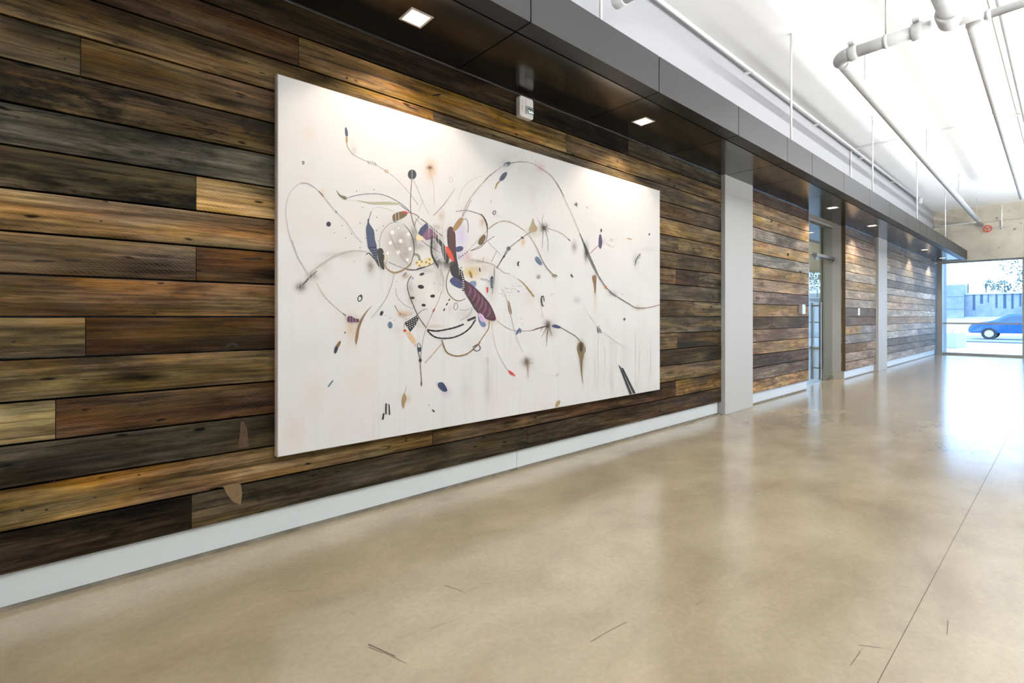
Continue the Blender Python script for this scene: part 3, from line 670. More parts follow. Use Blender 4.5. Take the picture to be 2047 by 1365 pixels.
for k in range(9): box('drip_stain', KERB, 51.985, 52.0, 2.3 - k * .42 - random.uniform(.05, .16), 2.3 - k * .42, 2.85 - random.uniform(.5, 1.3), 2.85, rw)
ab = tag(box('abutment', STAIN, 51.5, 53.5, 2.76, 9, -.2, 3.65), 'tall pale concrete abutment left of the street railing', 'abutment')
for z in (.9, 1.75, 2.7): box('formwork_line', KERB, 51.49, 51.5, 2.76, 9, z - .012, z + .012, ab)
rl = tag(empty('railing', (52.3, -10, 2.97)), 'thin steel railing on top of the street retaining wall', 'railing')
for k in range(22): box('post', RAILM, -.03, .03, 12.6 - k * 1.02 - .03, 12.6 - k * 1.02 + .03, 0, .78, rl)
for k in range(6): box('rail', RAILM, -.012, .012, -9.5, 12.7, .1 + k * .13, .125 + k * .13, rl)
def tree(x, y, h, rad, lab, n=1500):
    t = tag(empty('street_tree', (x, y, 1.0)), lab, 'tree', 'trees behind the retaining wall')
    tube('trunk', BARK, [(0, 0, 0), (.1, .1, h * .35), (0, 0, h * .7)], [.16, .12, .05], t, 8)
    bm = bmesh.new(); rnd = random.Random(int(x * 13 + y * 7))
    cl = [(Vector((rnd.gauss(0, .5), rnd.gauss(0, .5), rnd.gauss(0, .45))) * rad, rnd.uniform(.3, .55) * rad) for _ in range(16)]
    for _ in range(n):
        c, r = rnd.choice(cl); d = Vector((rnd.gauss(0, 1), rnd.gauss(0, 1), rnd.gauss(0, 1))).normalized() * r * rnd.uniform(.6, 1)
        p = c + d + Vector((0, 0, h * .72)); s = rnd.uniform(.08, .17)
        u = Vector((rnd.gauss(0, 1), rnd.gauss(0, 1), rnd.gauss(0, .6))).normalized() * s; w = u.orthogonal().normalized() * s * .5
        bm.faces.new([bm.verts.new(p - u), bm.verts.new(p + w), bm.verts.new(p + u), bm.verts.new(p - w)])
    f = link('foliage', mesh_of(bm, 'foliage'), LEAF, t); f['kind'] = 'stuff'
tree(60, -.6, 4.8, 1.9, 'blue-green tree over the railing at the right of the end window')
tree(58, -7, 6.5, 2.6, 'leafy tree beyond the frame to the right of the end window', 1800)
tree(57, -15, 6.0, 2.6, 'second leafy tree further right beyond the railing', 1800)
tree(57, -24, 6.5, 3.0, 'last leafy tree far right beyond the railing', 1800)
for z, lb in ((4.1, 'upper overhead wire across the street'), (3.55, 'lower overhead wire across the street')):
    tag(tube('overhead_wire', FRAME, [(48, 12, z), (48, 2, z - .05), (48, -20, z)], .014, seg=6), lb, 'wire')
# blue car on the street, side on
car = tag(empty('car', (38.6, -1.1, -.1)), 'blue car on the street outside the end window', 'car')
prof = [(-2.15, .35), (-2.2, .62), (-2.1, .85), (-1.55, .95), (-.85, 1.36), (.55, 1.4), (1.25, 1.02), (2.0, .88), (2.2, .66), (2.2, .35)]
def extrude_profile(name, mat, pr_, hw, parent, bev=0., taper=None):
    bm = bmesh.new()
    a = [bm.verts.new((-hw, y, z)) for y, z in pr_]; f = bm.faces.new(a); r = bmesh.ops.extrude_face_region(bm, geom=[f])
    for v in [g for g in r['geom'] if isinstance(g, bmesh.types.BMVert)]: v.co.x = hw
    if taper:
        for v in bm.verts:
            if v.co.z > .95: v.co.x *= 1 - (v.co.z - .95) * taper
    bmesh.ops.recalc_face_normals(bm, faces=bm.faces)
    if bev: bmesh.ops.bevel(bm, geom=list(bm.edges), offset=bev, segments=2, affect='EDGES')
    return link(name, mesh_of(bm, name), mat, parent)
extrude_profile('body', CARB, prof, .88, car, .05, .35)
for s in (-1, 1):
    for pr_ in ([(-1.2, .98), (-.8, 1.26), (-.1, 1.3), (-.1, .98)], [(0, .98), (0, 1.3), (.5, 1.28), (1.0, 1.0)]):
        bm = bmesh.new(); bm.faces.new([bm.verts.new((s * (.885 - (z - .95) * .3), y, z)) for y, z in pr_])
        r = bmesh.ops.extrude_face_region(bm, geom=list(bm.faces))
        for g in r['geom']:
            if isinstance(g, bmesh.types.BMVert): g.co.x -= s * .05
        bmesh.ops.recalc_face_normals(bm, faces=bm.faces); link('side_window', mesh_of(bm, 'side_window'), CARG, car)
    for y in (-1.35, 1.35):
        w = tube('wheel', TYRE, [(s * .92, y, .32), (s * .7, y, .32)], .32, car, 20); tube('hub', ALUM, [(s * .93, y, .32), (s * .9, y, .32)], .19, w, 14)

# ------------------------------------------------------------------ the painting
DP = 2.692; PYF = DP - D0
PX0, PX1, PZ0, PZ1 = .787, 4.332, .434, 2.390
art = tag(empty('painting', ((PX0 + PX1) / 2, -PF, PZ0)), 'large abstract painting of dark looping marks on a white canvas', 'painting')
PCX, PCZ = (PX0 + PX1) / 2, PZ0
def p2c(px, py):
    X, Z = on_d(px, py, DP); return X - PCX, Z - PCZ
REG = {'A': (560, 140, 400 / 1517), 'B': (900, 200, 440 / 1668), 'D': (540, 480, 420 / 1303), 'E': (900, 480, 440 / 1581), 'C': (700, 400, 320 / 1456)}
GROUPS = {}; ORDER = [0]
def smooth_pts(pts, closed, n=5):
    if len(pts) < 3: return [tuple(p) for p in pts]
    out = []; N_ = len(pts); rng = range(N_) if closed else range(N_ - 1)
    g = (lambda i: pts[i % N_]) if closed else (lambda i: pts[max(0, min(N_ - 1, i))])
    for i in rng:
        p0, p1, p2, p3 = g(i - 1), g(i), g(i + 1), g(i + 2)
        for k in range(n):
            t = k / n
            out.append(tuple(.5 * (2 * p1[j] + (p2[j] - p0[j]) * t + (2 * p0[j] - 5 * p1[j] + 4 * p2[j] - p3[j]) * t * t + (3 * p1[j] - p0[j] - 3 * p2[j] + p3[j]) * t ** 3) for j in (0, 1)))
    if not closed: out.append(tuple(pts[-1]))
    return out
def emit(grp, polys, col):
    if grp not in ('paint_marks', 'ink_lines', 'polka_dot_egg', 'black_ovals', 'navy_leaves', 'black_outline', 'black_bars', 'ochre_stroke'): vs_, fs_, cs_ = GROUPS.setdefault(grp, ([], [], []))
    SPLIT = {'paint_marks': 'paint_mark', 'ink_lines': 'ink_line', 'polka_dot_egg': 'polka_dot', 'black_ovals': 'black_oval', 'navy_leaves': 'leaf_mark', 'black_outline': 'black_curve', 'black_bars': 'black_bar', 'ochre_stroke': 'ochre_stroke'}
    if grp in SPLIT: GROUPS[(SPLIT[grp], ORDER[0])] = g = ([], [], []); vs_, fs_, cs_ = g
    ORDER[0] += 1; y = PYF + PF - .0006 - ORDER[0] * .000006; c = tuple(.74 * v for v in lin(col))
    for poly in polys:
        b = len(vs_)
        for (px, py) in poly:
            u, v = p2c(px, py)
            u = max(PX0 - PCX + .003, min(PX1 - PCX - .003, u)); v = max(PZ0 - PCZ + .003, min(PZ1 - PCZ - .003, v))
            vs_.append((u, y, v)); cs_.append(c)
        fs_.append(tuple(range(b, b + len(poly))))
def conv(R, pts):
    ox, oy, s = REG[R]; return [(ox + x * s, oy + y * s) for x, y in pts]
def Lp(grp, R, col, w, pts, taper=0, sm=True):
    """brush line; width in the traced region's units"""
    s = REG[R][2]; q = conv(R, pts)
    if sm: q = smooth_pts(q, False)
    n = len(q); l, r = [], []
    for i, p in enumerate(q):
        a = q[max(0, i - 1)]; b = q[min(n - 1, i + 1)]; dx, dy = b[0] - a[0], b[1] - a[1]; d = math.hypot(dx, dy) or 1
        t = i / max(1, n - 1); k = 1.0
        if taper == 1: k = .25 + .75 * t
        elif taper == -1: k = 1 - .75 * t
        elif taper == 2: k = .3 + .7 * math.sin(math.pi * t)
        k *= 1 + .15 * math.sin(i * 2.3)
        h = max(.22, w * s * .5 * k); nx, ny = -dy / d * h, dx / d * h
        l.append((p[0] + nx, p[1] + ny)); r.append((p[0] - nx, p[1] - ny))
    emit(grp, [(l[i], l[i + 1], r[i + 1], r[i]) for i in range(n - 1)], col)
def Pg(grp, R, col, pts, sm=True):
    q = conv(R, pts)
    emit(grp, [smooth_pts(q, True, 3) if sm else q], col)
def El(grp, R, col, x, y, rx, ry=None, rot=0, n=14):
    ry = rx if ry is None else ry; a = math.radians(rot); pts = []
    for k in range(n):
        c, s = math.cos(2 * math.pi * k / n) * rx, math.sin(2 * math.pi * k / n) * ry
        pts.append((x + c * math.cos(a) - s * math.sin(a), y + c * math.sin(a) + s * math.cos(a)))
    emit(grp, [conv(R, pts)], col)
def Rg(grp, R, col, x, y, rx, ry, w, rot=0):
    a = math.radians(rot); pts = []
    for k in range(15):
        c, s = math.cos(2 * math.pi * k / 14) * rx, math.sin(2 * math.pi * k / 14) * ry
        pts.append((x + c * math.cos(a) - s * math.sin(a), y + c * math.sin(a) + s * math.cos(a)))
    Lp(grp, R, col, w, pts, 0, False)
SM = []   # soft washes rubbed into the ground: region, colour, strength, x, y, rx, ry, softness
def Sm(R, col, a, x, y, rx, ry):
    (qx, qy), = conv(R, [(x, y)]); s = REG[R][2]; SM.append((tuple(.74 * v for v in lin(col)), a, qx, qy, rx * s, ry * s))
NAVY, BLK, OCH, GRY, BLU, RED, LIN = (48, 54, 84), (32, 31, 31), (140, 108, 62), (172, 167, 166), (98, 118, 146), (194, 54, 34), (150, 140, 128)
# --- soft washes
for a in [('A', (232, 206, 180), .45, 220, 490, 45, 50), ('A', (232, 212, 196), .4, 180, 820, 70, 35), ('A', (224, 196, 170), .5, 320, 930, 26, 38), ('A', (205, 166, 122), .75, 1140, 755, 42, 75), ('A', (80, 60, 32), .9, 1135, 740, 22, 14),
          ('A', (205, 205, 200), .5, 545, 570, 30, 60), ('A', (236, 226, 214), .6, 540, 1130, 50, 60), ('A', (190, 188, 186), .6, 560, 610, 22, 30),
          ('B', (196, 192, 190), .55, 440, 440, 150, 90), ('B', (170, 168, 166), .5, 425, 487, 55, 36), ('B', (190, 188, 186), .35, 600, 560, 190, 150), ('B', (210, 180, 176), .6, 685, 505, 40, 45), ('B', (212, 204, 198), .5, 620, 690, 30, 80),
          ('B', (70, 60, 50), .85, 710, 968, 30, 34), ('B', (190, 178, 160), .6, 640, 1000, 60, 40), ('B', (150, 148, 144), .85, 940, 1110, 22, 44), ('B', (110, 85, 52), .9, 1030, 1180, 16, 44), ('B', (60, 58, 56), .8, 1030, 1140, 18, 60),
          ('B', (215, 172, 132), .85, 553, 1078, 16, 28), ('B', (214, 180, 196), .8, 1158, 1075, 14, 26), ('B', (170, 168, 140), .6, 1222, 1060, 16, 12), ('B', (196, 160, 118), .8, 245, 925, 22, 40), ('B', (170, 168, 164), .6, 1405, 1215, 20, 50),
          ('B', (180, 150, 215), .7, 690, 1240, 14, 16), ('B', (150, 135, 112), .85, 668, 1338, 14, 13), ('B', (200, 198, 196), .5, 1490, 1130, 60, 20),
          ('D', (96, 88, 80), .85, 190, 290, 36, 32), ('D', (120, 112, 104), .7, 262, 222, 38, 26), ('D', (190, 186, 180), .7, 420, 90, 120, 22), ('D', (196, 192, 186), .6, 330, 160, 50, 40), ('D', (212, 184, 150), .7, 505, 545, 36, 85), ('D', (120, 90, 110), .5, 510, 490, 40, 22),
          ('D', (196, 192, 188), .55, 620, 150, 36, 70), ('D', (200, 160, 118), .75, 835, 455, 40, 18), ('D', (205, 178, 140), .6, 848, 985, 26, 30), ('D', (198, 180, 205), .8, 1088, 940, 30, 32), ('D', (222, 212, 206), .6, 260, 960, 90, 120), ('D', (225, 206, 196), .5, 150, 1200, 60, 130), ('D', (224, 212, 204), .5, 580, 850, 80, 120), ('D', (205, 203, 200), .5, 790, 560, 26, 40),
          ('E', (50, 42, 34), .9, 700, 605, 26, 30), ('E', (130, 110, 90), .6, 712, 650, 40, 50), ('E', (60, 50, 36), .9, 940, 770, 22, 46), ('E', (150, 130, 96), .6, 945, 850, 26, 90), ('E', (130, 112, 84), .7, 552, 878, 42, 36), ('E', (66, 56, 40), .9, 550, 873, 14, 26), ('E', (150, 120, 84), .6, 558, 920, 12, 60),
          ('E', (120, 84, 42), .85, 1036, 275, 13, 28), ('E', (205, 182, 150), .6, 1042, 400, 12, 110), ('E', (170, 162, 156), .75, 1165, 385, 34, 22), ('E', (186, 168, 142), .8, 1350, 488, 36, 16), ('E', (178, 176, 172), .75, 912, 432, 26, 24), ('E', (205, 180, 130), .85, 165, 235, 60, 46),
          ('E', (196, 194, 190), .55, 270, 1050, 26, 150), ('E', (208, 206, 202), .5, 110, 1080, 40, 120), ('E', (206, 204, 202), .5, 1160, 1000, 16, 180), ('E', (205, 203, 200), .4, 1250, 900, 30, 250), ('E', (210, 208, 206), .4, 1420, 900, 30, 200), ('E', (150, 146, 142), .6, 300, 330, 36, 90), ('E', (205, 200, 192), .5, 570, 420, 60, 70), ('E', (150, 130, 110), .7, 768, 968, 10, 11), ('E', (200, 190, 175), .5, 300, 590, 30, 20),
          ('C', (176, 168, 160), .85, 445, 380, 125, 180), ('C', (150, 143, 136), .6, 500, 480, 70, 110), ('C', (205, 200, 194), .5, 380, 520, 90, 80), ('C', (140, 134, 124), .8, 185, 600, 34, 70), ('C', (205, 170, 138), .8, 830, 150, 26, 44), ('C', (200, 186, 226), .8, 1005, 330, 55, 110), ('C', (206, 170, 160), .8, 1065, 520, 34, 50), ('C', (192, 178, 216), .7, 1010, 500, 40, 46),
          ('C', (215, 190, 120), .9, 1090, 662, 56, 42), ('C', (130, 126, 120), .6, 545, 800, 30, 70), ('C', (165, 160, 154), .5, 570, 900, 46, 90), ('C', (60, 56, 54), .8, 800, 560, 46, 50), ('C', (90, 86, 82), .6, 780, 380, 60, 80), ('C', (70, 66, 62), .7, 880, 600, 50, 40), ('C', (150, 120, 90), .7, 500, 690, 36, 30), ('C', (190, 172, 150), .6, 760, 1150, 90, 20), ('C', (80, 76, 74), .55, 570, 330, 26, 90), ('C', (178, 150, 120), .5, 1270, 1090, 60, 40), ('C', (205, 190, 170), .5, 910, 990, 20, 40), ('C', (196, 190, 184), .5, 690, 930, 160, 200), ('C', (238, 236, 232), .7, 760, 860, 120, 150), ('C', (206, 160, 118), .55, 470, 1040, 40, 24), ('C', (150, 140, 120), .6, 1150, 560, 90, 24), ('C', (46, 42, 40), .85, 855, 575, 60, 26), ('C', (50, 44, 42), .7, 930, 610, 40, 46), ('C', (66, 60, 58), .6, 770, 450, 26, 90), ('C', (90, 84, 80), .6, 592, 360, 22, 90), ('C', (120, 112, 106), .5, 640, 420, 60, 40), ('C', (70, 64, 58), .6, 290, 560, 40, 70), ('C', (160, 152, 144), .45, 820, 700, 60, 120), ('C', (130, 120, 110), .5, 700, 640, 60, 30), ('C', (150, 120, 90), .6, 780, 250, 40, 30), ('C', (175, 168, 160), .45, 1060, 1030, 90, 60), ('C', (186, 180, 172), .4, 640, 1120, 60, 60), ('C', (60, 54, 50), .6, 900, 290, 26, 50), ('C', (186, 166, 140), .5, 1180, 620, 120, 40)]: Sm(*a)
# --- upper left
Pg('paint_marks', 'A', NAVY, [(492, 438), (503, 437), (512, 465), (513, 500), (497, 500), (491, 470)])
Pg('paint_marks', 'A', (165, 130, 82), [(496, 510), (512, 508), (510, 550), (500, 552)])
Lp('pencil_lines', 'A', (158, 142, 124), 7, [(503, 550), (515, 590), (550, 635), (610, 672), (665, 693)], -1)
Lp('paint_marks', 'A', (40, 25, 25), 6, [(665, 690), (672, 712), (682, 690), (690, 715), (700, 692), (708, 718), (716, 700), (724, 722), (732, 715)], 0, False)
Lp('pencil_lines', 'A', (170, 155, 136), 3.5, [(732, 720), (800, 765), (870, 815), (960, 910), (1010, 970), (1045, 1020)])
Rg('paint_marks', 'A', (186, 140, 84), 806, 767, 12, 10, 4.5, 40)
Rg('paint_marks', 'A', (40, 28, 28), 175, 703, 6, 11, 6)
El('dark_disc', 'A', (36, 41, 44), 1000, 792, 33, 38)
Lp('dark_disc', 'A', (190, 186, 180), 3, [(1000, 757), (1000, 828)], 0, False)
Lp('pencil_lines', 'A', (132, 94, 92), 6, [(998, 830), (990, 930), (988, 1050), (1000, 1130), (1020, 1190)])
Lp('pencil_lines', 'A', (184, 178, 166), 8, [(1010, 835), (1045, 910), (1090, 1020), (1130, 1100)], -1)
Lp('pencil_lines', 'A', (182, 160, 138), 2.5, [(1130, 760), (1165, 880), (1165, 1020)])
Rg('pencil_lines', 'A', (186, 170, 142), 1294, 832, 12, 22, 2.5)
Lp('paint_marks', 'A', (58, 58, 60), 6, [(1322, 890), (1312, 920)], 2)
Lp('pencil_lines', 'A', (150, 134, 120), 3.5, [(1312, 918), (1240, 1020), (1160, 1105)])
Pg('paint_marks', 'A', (108, 102, 72), [(428, 908), (455, 945), (500, 960), (498, 985), (465, 970), (440, 945)])
Lp('pencil_lines', 'A', (98, 102, 112), 5, [(500, 972), (580, 950), (680, 938), (780, 945), (870, 985), (940, 1030), (990, 1080)])
Pg('paint_marks', 'A', (176, 170, 146), [(580, 985), (680, 1000), (800, 998), (880, 1005), (915, 1020), (820, 1020), (700, 1018), (620, 1000)])
for x, y in ((579, 918), (711, 907), (625, 1041), (733, 1116), (606, 1160), (470, 1180), (410, 1236), (495, 1272), (540, 1240), (605, 1348), (782, 1181), (728, 1216), (742, 1297), (648, 1273)): El('paint_dots', 'A', BLK, x, y, 3.6, n=8)
El('paint_dots', 'A', (36, 38, 60), 367, 1168, 18, 19)
Lp('pencil_lines', 'A', (188, 184, 186), 7, [(110, 1360), (70, 1250), (45, 1120), (45, 1030), (70, 940), (120, 880), (180, 855), (240, 875), (290, 915), (330, 960), (370, 1010), (430, 1080), (500, 1150), (560, 1240), (620, 1310)])
Lp('pencil_lines', 'A', (96, 84, 88), 8, [(292, 915), (312, 938), (332, 962)], 2); Lp('pencil_lines', 'A', (160, 152, 160), 9, [(150, 862), (200, 858), (262, 892)], 2)
El('paint_dots', 'A', (150, 150, 150), 424, 1075, 8, 14, -35)
# --- polka-dot egg and the navy bottle
Pg('navy_bottle', 'C', (64, 74, 104), [(142, 270), (155, 212), (158, 175), (174, 172), (172, 205), (200, 250), (218, 285), (225, 360), (240, 428), (168, 440), (155, 390)])
Pg('navy_bottle', 'C', (36, 41, 62), [(165, 432), (240, 428), (248, 520), (266, 612), (226, 545), (195, 482)])
for a, b in (((172, 450), (240, 444)), ((182, 472), (243, 466)), ((192, 495), (246, 490)), ((206, 516), (248, 512)), ((216, 536), (250, 532))): Lp('navy_bottle', 'C', (112, 132, 166), 5, [a, b], 0, False)
Lp('navy_bottle', 'C', NAVY, 6, [(190, 105), (180, 140), (168, 175)])
Lp('pencil_lines', 'C', (166, 156, 146), 3, [(190, 105), (215, 75), (270, 65), (340, 80), (400, 110)])
Pg('navy_bottle', 'C', (46, 41, 36), [(248, 450), (290, 440), (310, 500), (305, 560), (310, 630), (278, 612), (256, 540)])
Lp('navy_bottle', 'C', (226, 212, 168), 15, [(296, 482), (322, 505), (320, 540), (304, 560)], 2)
Lp('navy_bottle', 'C', (70, 62, 50), 12, [(140, 500), (165, 482), (190, 500), (240, 560)], 2)
Lp('polka_dot_egg', 'C', (112, 106, 100), 4, [(270, 430), (268, 380), (284, 305), (320, 250), (370, 208), (430, 202)])
Lp('polka_dot_egg', 'C', (50, 45, 44), 9, [(485, 218), (530, 268), (562, 330), (578, 400), (580, 470), (560, 550), (545, 600)], 2)
for x, y, r in ((383, 293, 18), (530, 310, 15), (458, 372, 16), (365, 388, 15), (437, 474, 18), (543, 443, 15), (340, 482, 13), (520, 542, 13), (440, 255, 8)): El('polka_dot_egg', 'C', (246, 243, 239), x, y, r, r * 1.1)
Lp('polka_dot_egg', 'C', (150, 124, 82), 18, [(306, 575), (335, 625), (400, 660), (470, 640), (530, 600), (552, 565)], 2)
Lp('polka_dot_egg', 'C', (110, 90, 90), 5, [(345, 560), (430, 600), (520, 625), (600, 632)]); Lp('polka_dot_egg', 'C', (196, 198, 202), 20, [(430, 600), (480, 582), (528, 575)], 2)
Lp('polka_dot_egg', 'C', (120, 110, 104), 3, [(360, 310), (400, 400), (470, 520), (540, 600)])
Pg('gold_bar', 'C', (112, 86, 44), [(384, 150), (400, 125), (450, 105), (500, 105), (522, 120), (500, 150), (440, 180), (395, 195)])
Pg('gold_bar', 'C', RED, [(470, 103), (500, 100), (522, 115), (500, 124)])
Lp('gold_bar', 'C', (238, 234, 228), 3, [(440, 110), (443, 180)], 0, False); Lp('gold_bar', 'C', (238, 234, 228), 3, [(412, 118), (414, 185)], 0, False)
Lp('ink_lines', 'C', (128, 54, 46), 6, [(520, 112), (570, 120), (610, 140), (628, 156)])
Lp('ink_lines', 'C', (60, 50, 48), 5, [(628, 152), (595, 195), (585, 238)])
Lp('pencil_lines', 'C', (100, 104, 112), 6, [(460, 45), (510, 85), (555, 112)]); Lp('pencil_lines', 'C', (130, 92, 92), 5, [(548, 0), (550, 90), (565, 170), (590, 250), (605, 300)])
Lp('pencil_lines', 'C', (130, 120, 112), 3, [(590, 160), (650, 225), (720, 310)]); Lp('pencil_lines', 'C', (112, 60, 60), 4, [(600, 350), (645, 362), (690, 400), (760, 440), (825, 482)])
# --- purple bucket, black uprights, orange, maroon
Pg('purple_bucket', 'C', (236, 216, 172), [(598, 345), (612, 315), (650, 330), (662, 355), (640, 368), (608, 364)])
Pg('purple_bucket', 'C', (126, 80, 110), [(712, 245), (760, 278), (802, 330), (790, 345), (690, 365), (652, 325)], False)
Pg('purple_bucket', 'C', (62, 67, 98), [(690, 208), (716, 242), (652, 328), (616, 302), (640, 252)], False)
Lp('purple_bucket', 'C', (64, 58, 54), 6, [(640, 170), (680, 195), (720, 230), (790, 290), (840, 330)])
Pg('cream_dotted_band', 'C', (226, 208, 164), [(595, 555), (660, 545), (735, 515), (755, 560), (720, 595), (640, 605), (600, 600)])
for x, y in ((650, 560), (690, 565), (720, 540), (605, 570), (630, 597), (720, 578)): El('cream_dotted_band', 'C', (152, 116, 56), x, y, 9, 10)
Lp('cream_dotted_band', 'C', (142, 136, 114), 22, [(580, 492), (618, 502), (634, 550)]); Lp('cream_dotted_band', 'C', (56, 48, 78), 16, [(588, 638), (630, 622), (690, 605)], 2); Lp('ink_lines', 'C', (70, 50, 60), 7, [(510, 632), (590, 636), (690, 606), (760, 575)])
Lp('black_uprights', 'C', BLK, 17, [(745, 325), (738, 410), (742, 490), (772, 560), (800, 600)])
Lp('black_uprights', 'C', BLK, 34, [(770, 335), (830, 400), (870, 450)], 2); Lp('black_uprights', 'C', (44, 40, 38), 22, [(790, 580), (800, 620)], 2)
Pg('black_uprights', 'C', (46, 40, 38), [(815, 380), (862, 420), (900, 520), (880, 580), (840, 500)])
Pg('maroon_upright', 'C', (76, 36, 36), [(888, 262), (925, 243), (954, 300), (960, 400), (968, 520), (985, 620), (952, 640), (930, 560), (905, 470), (890, 380)])
Lp('maroon_upright', 'C', (34, 28, 28), 12, [(890, 270), (888, 360), (905, 470), (935, 560), (960, 640)])
Lp('maroon_upright', 'C', (34, 28, 28), 9, [(950, 420), (960, 520), (975, 600)])
Pg('maroon_upright', 'C', (212, 72, 40), [(860, 430), (888, 424), (925, 480), (945, 562), (905, 530), (872, 470)])
Pg('maroon_upright', 'C', (158, 122, 76), [(1000, 160), (1028, 175), (1000, 235), (950, 285), (934, 270), (950, 220)])
Lp('ink_lines', 'C', (70, 60, 56), 5, [(1025, 170), (1060, 178), (1073, 230), (1070, 295)])
Lp('pencil_lines', 'C', (170, 140, 140), 6, [(1100, 0), (1060, 80), (1018, 160)])
Pg('navy_leaves', 'C', (56, 67, 104), [(960, 430), (1000, 418), (1028, 430), (1015, 460), (975, 472), (958, 455)])
Pg('black_knot', 'C', (28, 25, 26), [(905, 578), (950, 560), (985, 618), (1012, 640), (1034, 720), (1000, 742), (950, 705), (918, 670)])
Lp('black_knot', 'C', (150, 122, 84), 10, [(905, 600), (945, 565)], 2); Lp('black_knot', 'C', BLK, 16, [(985, 620), (1020, 612)], 2)
Pg('black_knot', 'C', (58, 66, 108), [(908, 722), (950, 698), (1012, 740), (1014, 802), (950, 782), (914, 752)]); Lp('black_knot', 'C', (104, 70, 110), 8, [(960, 712), (1005, 745)])
Pg('navy_leaves', 'C', (116, 136, 168), [(1085, 745), (1135, 735), (1147, 760), (1130, 802), (1095, 792)])
Pg('navy_leaves', 'C', (150, 116, 54), [(1085, 642), (1106, 668), (1112, 706), (1096, 700), (1080, 665)]); Lp('navy_leaves', 'C', (60, 44, 30), 11, [(1176, 615), (1180, 650)], 0, False)
# --- striped purple form
Pg('striped_purple_form', 'C', (78, 40, 55), [(1030, 730), (1080, 750), (1150, 808), (1220, 880), (1280, 960), (1325, 1070), (1310, 1096), (1270, 1092), (1200, 1050), (1140, 990), (1090, 910), (1040, 830)])
for q in ([(1085, 778), (1094, 822), (1072, 872)], [(1125, 808), (1138, 855), (1108, 922)], [(1160, 845), (1168, 900), (1138, 965)], [(1195, 880), (1202, 935), (1168, 1000)], [(1228, 922), (1234, 975), (1202, 1036)], [(1265, 975), (1268, 1025), (1242, 1066)]):
    Lp('striped_purple_form', 'C', (118, 72, 98), 19, q, 2)
Lp('striped_purple_form', 'C', (46, 26, 34), 10, [(1040, 838), (1090, 915), (1140, 995), (1200, 1055), (1270, 1095)], 2)
Lp('beaded_band', 'C', BLK, 24, [(1008, 645), (1022, 700), (1034, 770), (1030, 826)])
for x, y in ((1008, 652), (1013, 672), (1019, 692), (1024, 712), (1028, 732), (1031, 752), (1033, 772), (1032, 792), (1030, 812)): El('beaded_band', 'C', (245, 243, 240), x, y, 6, 5, n=8)
# --- round head with ovals
for x, y, rx, ry, ro in ((642, 788, 29, 18, 8), (652, 673, 23, 12, -18), (563, 889, 23, 12, 0), (749, 872, 22, 14, -5), (667, 955, 20, 13, 5)): El('black_ovals', 'C', (34, 34, 33), x, y, rx, ry, ro)
El('black_ovals', 'C', (150, 165, 178), 568, 710, 10, 12); El('black_ovals', 'C', (196, 206, 210), 766, 757, 12, 11)
Lp('black_outline', 'C', (48, 46, 44), 12, [(558, 684), (540, 705)], 2); Lp('black_outline', 'C', (54, 52, 48), 7, [(555, 690), (528, 735), (520, 790), (540, 870), (580, 970), (620, 1060), (690, 1160)])
Lp('black_outline', 'C', BLK, 15, [(700, 1178), (780, 1190), (880, 1175), (960, 1155), (1032, 1128)]); Lp('black_outline', 'C', BLK, 20, [(1065, 1095), (1142, 1064)], 0, False)
Lp('black_outline', 'C', BLK, 14, [(700, 1185), (758, 1238), (830, 1256), (930, 1250), (1020, 1215), (1090, 1160), (1140, 1085)])
Lp('ink_lines', 'C', (120, 116, 110), 3, [(1140, 960), (1050, 1000), (990, 995)]); Lp('ink_lines', 'C', (116, 110, 104), 4, [(1110, 985), (1075, 1050), (1000, 1095)])
for a, b in (((906, 897), (895, 916)), ((885, 934), (872, 958)), ((860, 984), (849, 1008))): Lp('paint_marks', 'C', BLK, 10, [a, b], 0, False)
Rg('ink_lines', 'C', (60, 58, 56), 960, 967, 18, 32, 4, 8)
Pg('paint_marks', 'C', RED, [(770, 978), (768, 1000), (748, 1028), (752, 1000)]); Lp('pencil_lines', 'C', (124, 114, 108), 3.5, [(830, 830), (800, 920), (720, 1090), (670, 1230), (650, 1360)])
Pg('dotted_black_fan', 'C', (30, 30, 32), [(492, 1115), (600, 1050), (622, 1075), (600, 1130), (545, 1200)], False)
for i in range(5):
    for j in range(4):
        x = 520 + i * 19 + j * 2; y = 1112 - i * 11 + j * 20
        if y < 1190 - abs(x - 545) * .8 and y > 1070 - i * 4: El('dotted_black_fan', 'C', (236, 234, 230), x, y, 4.5, n=8)
Lp('dotted_black_fan', 'C', (40, 40, 50), 7, [(600, 1052), (650, 1005), (705, 990)], -1); Lp('ink_lines', 'C', (90, 88, 84), 3, [(492, 1118), (490, 1170)], 0, False)
El('dotted_black_fan', 'C', RED, 499, 1187, 18, 12)
Pg('striped_peach_leaf', 'C', (228, 194, 156), [(505, 1182), (540, 1200), (590, 1260), (596, 1318), (560, 1290), (520, 1230)])
for k in range(7): Lp('striped_peach_leaf', 'C', (160, 112, 72), 3, [(518 + k * 9, 1216 + k * 14), (548 + k * 7, 1206 + k * 13)], 0, False)
El('striped_peach_leaf', 'C', RED, 593, 1322, 4, 6)
El('paint_dots', 'C', (94, 116, 142), 364, 1135, 20, 31, -10)
Rg('paint_marks', 'C', (34, 36, 50), 88, 893, 18, 28, 9, 20); El('paint_marks', 'C', (34, 36, 50), 98, 870, 10, 12)
Pg('paint_marks', 'C', (38, 38, 58), [(278, 1010), (300, 1022), (290, 1050), (267, 1042)], False)
